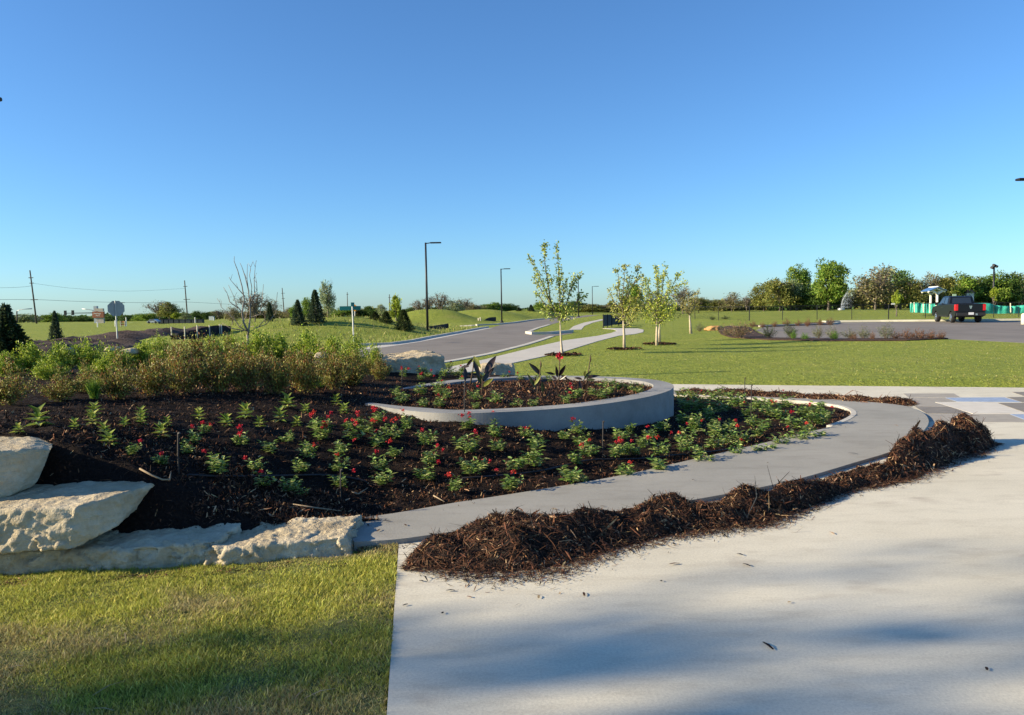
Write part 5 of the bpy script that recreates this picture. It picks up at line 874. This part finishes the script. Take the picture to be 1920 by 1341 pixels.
yb_ = 150; B = D(185, 606, yb_); e = empty('park_sign', B, 'brown park entrance sign with white lettering and a stone pillar', 'park sign'); S_ = yb_/FOC; brick = M_plain('brown_sign', (.26,.10,.055), .8, 0, .2, 2); ston = M_plain('sign_stone', (.40,.36,.30), .85, 0, .2, 2)
W_ = lambda a, b: D(a, b, yb_)-B
q0, q1 = W_(174.5, 596), W_(195, 584); cx, cz_ = (q0[0]+q1[0])/2, (q0[2]+q1[2])/2; pn = MB().box((cx, 0, cz_), (q1[0]-q0[0], .5, q1[2]-q0[2])).build('sign_panel', brick, e); q = W_(186, 580); MB().box((cx+.2, .05, (q[2]+q1[2])/2+.1), (1.6, .5, abs(q[2]-q1[2])+.1)).build('cap', ston, e); q = W_(178, 574); MB().box((q[0], .3, q[2]/2), (.62, .6, q[2])).build('pillar', M_plain('grey_pillar', (.33,.38,.42), .7, 0, .1, 2), e); q = W_(190, 600); MB().box((q[0]-.2, .1, (q0[2])/2-.2), (1.4, .4, q0[2]+.3)).build('plinth', ston, e)
lettering(pn, 'Heritage', (cx-.1, -.25, cz_+.22), .42, 0, white_m, off=.01); lettering(pn, 'Park', (cx, -.25, cz_-.2), .42, 0, white_m, off=.01)

# ------------------------------------------------------------------ small things on the far left field
yb_ = 130; bin_m = M_plain('dark_bin', (.030,.040,.045), .6, 0, .2, 2)
for i, (a, w_) in enumerate([(304,10),(314,9),(323,9),(333,10),(344,11),(355,11),(367,12),(377,9)]):
    B = D(a, 606, yb_); h = D(a, 598.5, yb_)[2]-B[2]; wd = w_*yb_/FOC*.92; e = empty('refuse_bin', B, f'dark refuse bin on the far field, {nth(i)} from the left in the row of eight', 'bin', 'row of dark bins on the far field'); m = MB().prism([(-wd*.46,-.5),(wd*.46,-.5),(wd*.5,.5),(-wd*.5,.5)], -.1, h*.88); m.build('bin_body', bin_m, e); MB().box((0, 0, h*.92), (wd*1.02, 1.1, h*.08)).build('lid', black_m if i % 2 else bin_m, e)
B = D(289, 606.5, 128); e = empty('parked_car', B, 'pale grey car parked left of the dark bins', 'car'); k = 1.35
prof = [(-1.05,.16),(-1.05,.36),(-.75,.46),(-.48,.70),(.35,.72),(.75,.48),(1.05,.42),(1.08,.16)]
MB().extr([(a*k*.6, b*1.0) for a, b in prof], -.7, .7, lambda a, b, w_: (a, w_, b)).build('body', M_plain('silver_paint', (.50,.50,.52), .3, .5, .05, 3), e); MB().extr([(a*k*.6, b*1.0) for a, b in [(-.66,.48),(-.44,.66),(.31,.68),(.62,.49)]], -.71, .71, lambda a, b, w_: (a, w_, b)).build('window', black_m, e)
for a in (-.7, .7):
    for s_ in (-.63, .63): o = MB().lathe([(.2, -.09), (.2, .09)], n=12, axis='y').build('wheel', black_m, e); o.location = (a*k*.6, s_, .2)
for a, t, b, y, lb in [(183,604,613,140,'white marker post in front of the brown park sign'),(216,601,612,140,'white marker post just left of the stop sign post'),(237,595,611,120,'yellowish marker post beside the orange barricade'),(366,595,606,150,'thin white post in front of the dark bins'),(401,595,602,150,'white post right of the dark bins beside a pale box')]:
    y = G(a, b, -.03)[1]; B = D(a, b, y); o = MB().lathe([(.075, -.1), (.075, (b-t)*y/FOC*.9), (.04, (b-t)*y/FOC)], n=8).build('marker_post', white_m); o.location = B; tag(o, lb, 'post', 'marker posts on the far field')
B = D(231, 612, 106); e = empty('barricade', B, 'small orange barricade beside the stop sign', 'barricade'); om = M_plain('barricade_orange', (.55,.24,.08), .6, 0, .15, 4)
for z in (.28, .6): MB().box((0, 0, z), (.72, .04, .2)).build('board', om, e)
for s_ in (-.3, .3): MB().box((s_, 0, .35), (.05, .3, .75)).build('leg', wood_m, e)
B = D(397, 601, 170); e = MB().box((0, 0, .45), (.95, .7, .9)); e.box((0, 0, .93), (1.02, .76, .06)); o = e.build('utility_box', M_plain('pale_box', (.50,.53,.50), .6, 0, .05, 3)); o.location = B; tag(o, 'pale utility box on the far field right of the dark bins', 'utility box')
B = D(80, 607, 280); e = empty('house', B, 'dark roofed house behind the far left field', 'house'); MB().box((0, 0, -.3), (5.2, 4, 2.6)).build('wall', M_plain('house_wall', (.22,.22,.23), .8, 0, .1, 1), e); rf = MB().extr([(-3.2,1.0),(0,2.4),(3.2,1.0)], -2.4, 2.4, lambda a, b, w_: (a, w_, b)).build('roof', M_plain('house_roof', (.06,.065,.08), .8, 0, .15, 1), e); MB().box((.3, 0, 2.5), (.5, .5, .9)).build('chimney', ston, rf)

# ------------------------------------------------------------------ pickup truck
ty = 55.5; tp = D(1806, 606, ty); tz = -.01; th = R(-13.5)
tr = empty('pickup_truck', (tp[0]+.9, ty+2.3, tz), 'black pickup truck seen from behind with red tail lamps, parked at the kerb', 'truck', rz=th)
paint = M_plain('black_car_paint', (.006,.007,.010), .28, 0, .1, 2, 0, .4); glass = M_plain('dark_glass', (.020,.028,.040), .08, 0, .1, 2, 0, .7); chrome = M_plain('chrome', (.70,.70,.70), .2, 1.0, .05, 4); tyre = M_plain('tyre_rubber', (.018,.018,.018), .85, 0, .2, 8); red = M_plain('red_lens', (.50,.012,.015), .25, 0, .15, 6, 0, .6); trim_m = M_plain('grey_trim', (.022,.022,.024), .5, 0, .1, 5)
def softened(o, w=.04, s=2): b = o.modifiers.new('b', 'BEVEL'); b.width = w; b.segments = s; b.limit_method = 'ANGLE'; b.angle_limit = R(35); return o
side = lambda a, b, w_: (w_, a, b)                       # a along the truck (front = +), b up
arch = lambda c, r=.47: [(c+r*math.cos(t), .40+r*math.sin(t)) for t in np.linspace(math.pi, 0, 9)]
prof = [(-2.78,.52),(-2.82,.72),(-2.82,1.38),(-.95,1.40),(-.92,1.34),(1.45,1.30),(2.55,1.16),(2.80,.98),(2.82,.50)]+arch(1.80)[::-1]+[(1.2,.42),(-1.2,.42)]+arch(-1.75)[::-1]
softened(MB().extr(prof, -.98, .98, side).build('body', paint, tr), .05)
cab = [(-.92,1.32),(-.80,1.90),(-.55,1.97),(.55,1.97),(.85,1.90),(1.50,1.31)]
v = []; 
cb = MB().extr(cab, -.80, .80, lambda a, b, w_: (w_*(1.14-.20*(b-1.3)/.67), a, b)).build('cab', paint, tr); softened(cb, .06)
for s_ in (-1, 1):
    sx = lambda b: s_*(.80*(1.14-.20*(b-1.3)/.67)+.006)
    for poly in ([(-.72,1.40),(-.62,1.84),(.02,1.86),(.02,1.40)], [(.12,1.40),(.12,1.86),(.72,1.83),(1.20,1.40)]):
        MB().extr(poly, 0, .012, lambda a, b, w_: (sx(b)+s_*w_, a, b)).build('side_window', glass, tr)
    o = MB().box((0, 0, 0), (.26, .12, .22)).build('mirror', black_m, tr); o.location = (s_*1.13, 1.05, 1.42); softened(o, .03)
    MB().box((s_*.985, .25, 1.12), (.02, .16, .035)).build('door_handle', chrome, tr)
    tl = MB().box((s_*.90, -2.825, 1.12), (.20, .05, .46)).build('tail_lamp', red, tr); softened(tl, .02)
    tl2 = MB().box((s_*.985, -2.70, 1.12), (.03, .20, .44)).build('tail_lamp', red, tr)
    MB().box((s_*.95, 0, .48), (.12, 2.2, .07)).build('side_step', trim_m, tr)
    for yy in (-1.75, 1.80):
        w_ = MB().lathe([(.28, -.14), (.38, -.13), (.405, -.06), (.405, .06), (.38, .13), (.28, .14)], n=24, axis='x').build('wheel', tyre, tr); w_.location = (s_*.84, yy, .405); r_ = MB().lathe([(.27, .0), (.255, .035), (.10, .02), (.06, .05), (.0, .05)] if s_ > 0 else [(.27, .0), (.255, -.035), (.10, -.02), (.06, -.05), (.0, -.05)], (s_*.125, 0, 0), 18, 'x').build('rim', chrome, w_)
        for k in range(5): a = k*6.283/5; MB().box((s_*.155, .14*math.cos(a), .14*math.sin(a)), (.03, .2, .05), 0, a).build('spoke', chrome, w_)
MB().extr([(-.66,1.42),(-.60,1.84),(.60,1.84),(.66,1.42)], 0, .012, lambda a, b, w_: (a, -.92+.12*(b-1.32)/.58-.03-w_, b)).build('rear_window', glass, tr)
softened(MB().box((0, -2.835, 1.08), (1.56, .04, .56)).build('tailgate', paint, tr), .015); softened(MB().box((0, -2.90, .62), (1.9, .16, .24)).build('rear_bumper', trim_m, tr), .04)
MB().box((0, -2.99, .68), (.34, .02, .17)).build('number_plate', M_plain('plate', (.55,.57,.60), .5, 0, .05, 10), tr)
em = MB(); em.extr([(-.10,.09),(-.03,.12),(0,.05),(.03,.12),(.10,.09),(.07,-.02),(.03,-.12),(-.03,-.12),(-.07,-.02)], 0, .02, lambda a, b, w_: (a, -2.86-w_, 1.14+b)); em.build('emblem', chrome, tr)
MB().box((.35, -2.99, .62), (.14, .03, .12)).build('hitch_plate', chrome, tr)
MB().box((0, -2.1, 1.385), (1.5, 1.0, .02)).build('bed_cover', trim_m, tr)

# ------------------------------------------------------------------ chain-link fence along the car park
FP = [(1145,589.5,100),(1180,588,98),(1225,586.5,94),(1262,585.5,90),(1303,585,84),(1347,597,79),(1405,599,75.5),(1467,598.5,74),(1532,597.5,73.5),(1597,597,73),(1666,596.5,72.5),(1735,595.8,72),(1800,595,71.5),(1863,594,71),(1910,593,70.5),(1975,592,70),(2040,591,69.5)]
fo = np.array((D(1532, 597, 73.5)[0], 73.5, 0)); fe = empty('chain_link_fence', fo, 'long black chain-link fence with thin posts between the car park and the far lawn', 'fence'); pp = []
for a, b, y in FP: p = D(a, 600, y); pp.append(np.array((p[0], y, Hs(p[0], y))))
for i, p in enumerate(pp): q = p-fo; MB().tube([q+np.array((0, 0, -.2)), q+np.array((0, 0, 1.42))], .045 if FP[i][0] == 1405 or FP[i][0] == 1666 else .03, 6).build('post', black_m, fe)
MB().tube([p-fo+np.array((0, 0, 1.38)) for p in pp], .026, 5).build('top_rail', black_m, fe); wm = MB()
for i in range(len(pp)-1):
    a, b = pp[i]-fo, pp[i+1]-fo; L_ = np.linalg.norm(b-a); n = int(L_/.22)
    for k in range(-6, n):
        for s_ in (0, 1):
            t0, t1 = max(0, k/n), min(1, (k+6)/n); z0 = .06+1.28*((t0*n-k)/6); z1 = .06+1.28*((t1*n-k)/6)
            if s_: z0, z1 = 1.40-z0, 1.40-z1
            A, B_ = a+(b-a)*t0, a+(b-a)*t1; wm.tube([A+np.array((0, 0, z0)), B_+np.array((0, 0, z1))], .0035, 3, False)
link('mesh', wm.mesh('mesh', False, False), black_m, fe)
B = D(1674, 570, 72.3); o = MB().box((0, -.06, 0), (.36, .02, .14)).build('notice_plate', white_m); o.location = B; tag(o, 'small white notice plate hanging on the chain-link fence', 'notice')
# black wind screen panels beside the path
for (a0, a1, t, b, y, lb) in [(1131,1147,590.5,612,58,'tall black screened panel at the end of the path beyond the second young tree'),(1147,1172,592,609.5,62,'lower black screened panel behind the second young tree')]:
    A, B_ = D(a0, b, y), D(a1, b-1, y+2.2); h = D(a0, t, y)[2]-A[2]; e = empty('screen_panel', A, lb, 'screen panel', 'black screened panels'); d_ = B_-A; MB().prism([(0,-.02),(d_[0],d_[1]-.02),(d_[0],d_[1]+.02),(0,.02)], .0, h).build('panel', M_plain('screen_cloth', (.045,.05,.055), .8, 0, .25, 3), e)
    for f in (0, .5, 1): MB().tube([d_*f+np.array((0, -.05, -.2)), d_*f+np.array((0, -.05, h+.05))], .04, 6).build('post', black_m, e)

# ------------------------------------------------------------------ picnic shelter
sy_ = 97; B = D(1757, 583, sy_); she = empty('picnic_shelter', B, 'white-framed picnic shelter with a blue gabled roof and arched Y columns', 'shelter'); u = sy_/FOC; sh_m = M_plain('cream_steel', (.80,.74,.62), .5, 0, .05, 3); roof_m = M_plain('blue_metal_roof', (.085,.19,.40), .4, .2, .12, 3)
W_ = lambda a, b, dy=0: D(a, b, sy_)-B+np.array((0, dy, 0))
dep = 3.6; sk = np.array((1.15, dep, 0))
def ycol(off, nm='column'):
    m = MB(); st_ = W_(1757, 584)+off; fk = W_(1757.3, 554)+off; m.tube([st_+np.array((0, 0, -.2)), st_, fk], .15, 8)
    for L_ in ([(1757.3,554.5),(1756,551),(1753,548),(1747.5,546)], [(1757.3,554.5),(1759,551),(1763,548),(1770.5,545)]): m.tube([W_(a, b)+off for a, b in L_], .125, 7)
    return m.build(nm, sh_m, she, True)
ycol(np.zeros(3)); ycol(sk)
ap, le, re = W_(1756.5, 540.5), W_(1740, 548), W_(1772.5, 547)
for off in (np.zeros(3), sk): m = MB(); m.tube([le+off, ap+off, re+off], .12, 4); m.build('rafter', white_m, she)
for a, b in ((ap, le), (ap, re)):
    d0 = np.array((0, -.35, .12)); d1 = sk+np.array((.1, .5, .12)); q = [a+d0, b+d0, b+d1, a+d1]; t_ = np.array((0, 0, .07)); MB().add([*q, *[p+t_ for p in q]], [(0,1,2,3),(4,5,6,7),(0,1,5,4),(1,2,6,5),(2,3,7,6),(3,0,4,7)]).build('roof', roof_m, she)
MB().tube([ap+np.array((0, -.3, .2)), ap+sk+np.array((.1, .5, .2))], .08, 5).build('ridge', white_m, she)
B = D(1789.5, 584, 80); e = empty('green_sign', B, 'pale green rectangular sign on a post just above the pickup truck', 'road sign'); q = D(1789.5, 555.5, 80)-B; MB().box(q, (.40, .03, .44)).build('sign_plate', M_plain('pale_green_sign', (.50,.66,.45), .5, 0, .12, 8), e); MB().tube([(0, .04, -.2), q+np.array((0, .04, 0))], .035, 6).build('post', galv_m, e); MB().box(q+np.array((.03, -.01, -.30)), (.18, .03, .13)).build('small_plate', white_m, e)
B = D(1814, 573, 158); e = empty('white_house', B, 'white building glimpsed between the trees above the truck', 'house'); MB().box((0, 0, 1.2), (1.4, 2, 3.0)).build('wall', white_m, e); MB().extr([(-.9,2.6),(0,3.3),(.9,2.6)], -1.2, 1.2, lambda a, b, w_: (a, w_, b)).build('roof', M_plain('dark_roof', (.05,.05,.06), .8, 0, .1, 2), e); MB().box((0, -1.02, 1.6), (.6, .03, .8)).build('window', glass, e)
B = D(1921.5, 610, 50); e = MB().lathe([(.22, -.1), (.22, .66), (.17, .76), (.0, .80)], n=14); o = e.build('bollard', M_plain('cream_bollard', (.70,.66,.48), .6, 0, .08, 5), None, True); o.location = B; tag(o, 'cream coloured bollard at the edge of the car park by the right margin', 'bollard')
tree(1681, 543, 20, 'yellow', 88, 'small yellow-green young tree with a thin trunk behind the fence', 'small trees behind the fence', lift=.45); tree(1863, 537, 16, 'yellow', 100, 'small tufted young tree with a pale trunk below the floodlight pole', 'small trees behind the fence', lift=.45)

# fountain jet on the far lawn
fy = 118; B = D(1577, 579, fy); fe2 = empty('fountain', B, 'white water jet curving up from the far lawn between the trees', 'fountain'); n = 4200; t = rs.rand(n)**.8; sp_ = (rs.rand(n)**1.6)*(.25+1.5*t); A0, A1, A2 = np.zeros(3), D(1578, 560, fy)-B, D(1589, 549.5, fy)-B
cv = (1-t[:, None])**2*A0+2*t[:, None]*(1-t[:, None])*A1+t[:, None]**2*A2; fall = rs.rand(n) < .62; cv[fall, 0] += (rs.rand(fall.sum())*.9*t[fall])*1.3; cv[fall, 2] *= 1-(rs.rand(fall.sum())**1.3)*.95; cv += rs.normal(size=(n, 3))*(.03+.07*t[:, None]); cv[:, 2] = np.maximum(cv[:, 2], .02)
V, F, K = strips(cv, rdir(n), rdir(n), .05*(.5+rs.rand(n)), .011, np.tile((.88,.91,.93), (n, 1)), .1); m_ = M_attr('water_spray', .3, .5, .5, .02, 3); wj = link('spray', mesh_np('spray', V, F, K), m_, fe2); tag(wj, kind='stuff'); MB().lathe([(.5, -.2), (.5, .06), (.3, .1), (.06, .14)], n=14).build('nozzle', galv_m, fe2)

# ------------------------------------------------------------------ shrubs along the car park
LS = [(1385,634,602,66,'russet','broad russet twiggy shrub at the left end of the car park strip'),(1362,630,610,34,'russet','smaller russet twiggy shrub beside the orange rock'),(1440,634,611,30,'dark','dark green bush, first one right of the broad russet shrub'),(1482,634,609,32,'dark','dark green bush standing behind the first bright green clump'),(1488,636,623,16,'fresh','first bright green clump in the car park strip'),(1509,637,626,18,'fresh','second bright green clump, low and wide in the car park strip'),(1535,634,608,26,'grey','grey-green bush right of the two bright green clumps'),(1562,635,609,28,'grey','grey-green bush with a bright green clump at its foot'),(1565,637,623,18,'fresh','bright green clump at the foot of the grey-green bush'),(1592,635,615,28,'grey','olive bush in the middle of the car park strip'),(1618,635,610,28,'grey','greyish bush just left of the tall olive bush'),(1660,636,608,32,'grey','tall olive bush, last upright bush of the car park strip'),(1679,636,623,22,'rust','rusty low shrub right against the tall olive bush'),(1701,636,620,28,'rust','rusty low shrub, second right of the tall olive bush'),(1722,636,618,28,'rust','rusty low shrub, third right of the tall olive bush'),(1745,636,622,28,'rust','rusty low shrub, fourth right of the tall olive bush'),(1765,636,623,20,'rust','rusty low shrub at the right end of the car park strip'),(1600,637,626,14,'rust','tiny rusty shrub under the olive bush'),(1636,637,624,14,'rust','tiny rusty shrub between the greyish and tall olive bushes'),
      (1412,613.5,604,14,'rust','small rusty shrub at the left of the far strip'),(1430,614,606,14,'rust','small rusty shrub, second in the far strip'),(1452,613,605,16,'rust','small rusty shrub, third in the far strip'),(1475,611,600,16,'rust','taller rusty shrub, fourth in the far strip'),(1497,611,602,14,'rust','small rusty shrub, fifth in the far strip'),(1514,612,600,18,'rust','taller rusty shrub, sixth in the far strip'),(1537,610,600.5,16,'rust','small rusty shrub, seventh in the far strip'),(1557,609.5,598,20,'rust','largest rusty shrub at the right end of the far strip'),(1312,620,609,26,'grey','low grey-green bush left of the orange rock'),(1335,600.5,594,14,'dark','dark low bush beside the fence, left of the pair'),(1360,599.5,594.5,18,'dark','dark low bush beside the fence, right of the pair')]
for a, b, t, w_, k, lb in LS: shrub(a, b, t-3, w_*1.1, k, lb, 'shrubs round the car park', G(a, b, 0)[1], H)
B = G(1339, 618, 0); bm = bmesh.new(); bmesh.ops.create_icosphere(bm, subdivisions=3, radius=.42); me = bpy.data.meshes.new('orange_rock'); bm.to_mesh(me); bm.free()
for v in me.vertices: c = v.co; k = 1+.3*float(fbm(np.array([c.x*3]), np.array([c.y*3]), np.array([c.z*3]), 3, 5)[0]); v.co = (c.x*k*1.25, c.y*k, max(-.1, c.z*k*.62))
o = link('orange_rock', me, M_plain('ochre_stone', (.50,.27,.10), .85, 0, .3, 4)); o.location = B; tag(o, 'orange-brown rock at the left end of the car park strip', 'rock')

# ------------------------------------------------------------------ trees standing off to the left, whose shade falls over the paving
def shade_tree(x, y, h, w, lift, label, nleaf=5200, seed=0):
    e = empty('shade_tree', (x, y, -.05), label, 'tree', 'trees shading the paving'); me = crown(3000+seed, nleaf, GRN, (3, 4, 2), .045, rnd, 52, .026); me.materials.append(crown_m); c = link('crown', me, None, e); c.location = (0, 0, h*lift); c.scale = (w, w, h*(1-lift)); t = link('trunk', TRK[seed % 3], None, e); t.scale = (h*.5, h*.5, h*.8); b = link('branches', PROTO['olive'][seed % 3][1], None, e); b.location = (0, 0, h*lift*.9); b.scale = (w*.9, w*.9, h*(1-lift))
for i, (ty_, L_, h_, w_, n_) in enumerate([(2.55, 25, 12.0, 4.2, 440), (3.1, 31, 14.2, 3.4, 330)]):
    shade_tree(-L_*math.cos(SUN_AZ), ty_-L_*math.sin(SUN_AZ), h_, w_, .55, ('nearer', 'farther')[i]+' of two slim trees off to the left that shade the paving', n_, i+1)
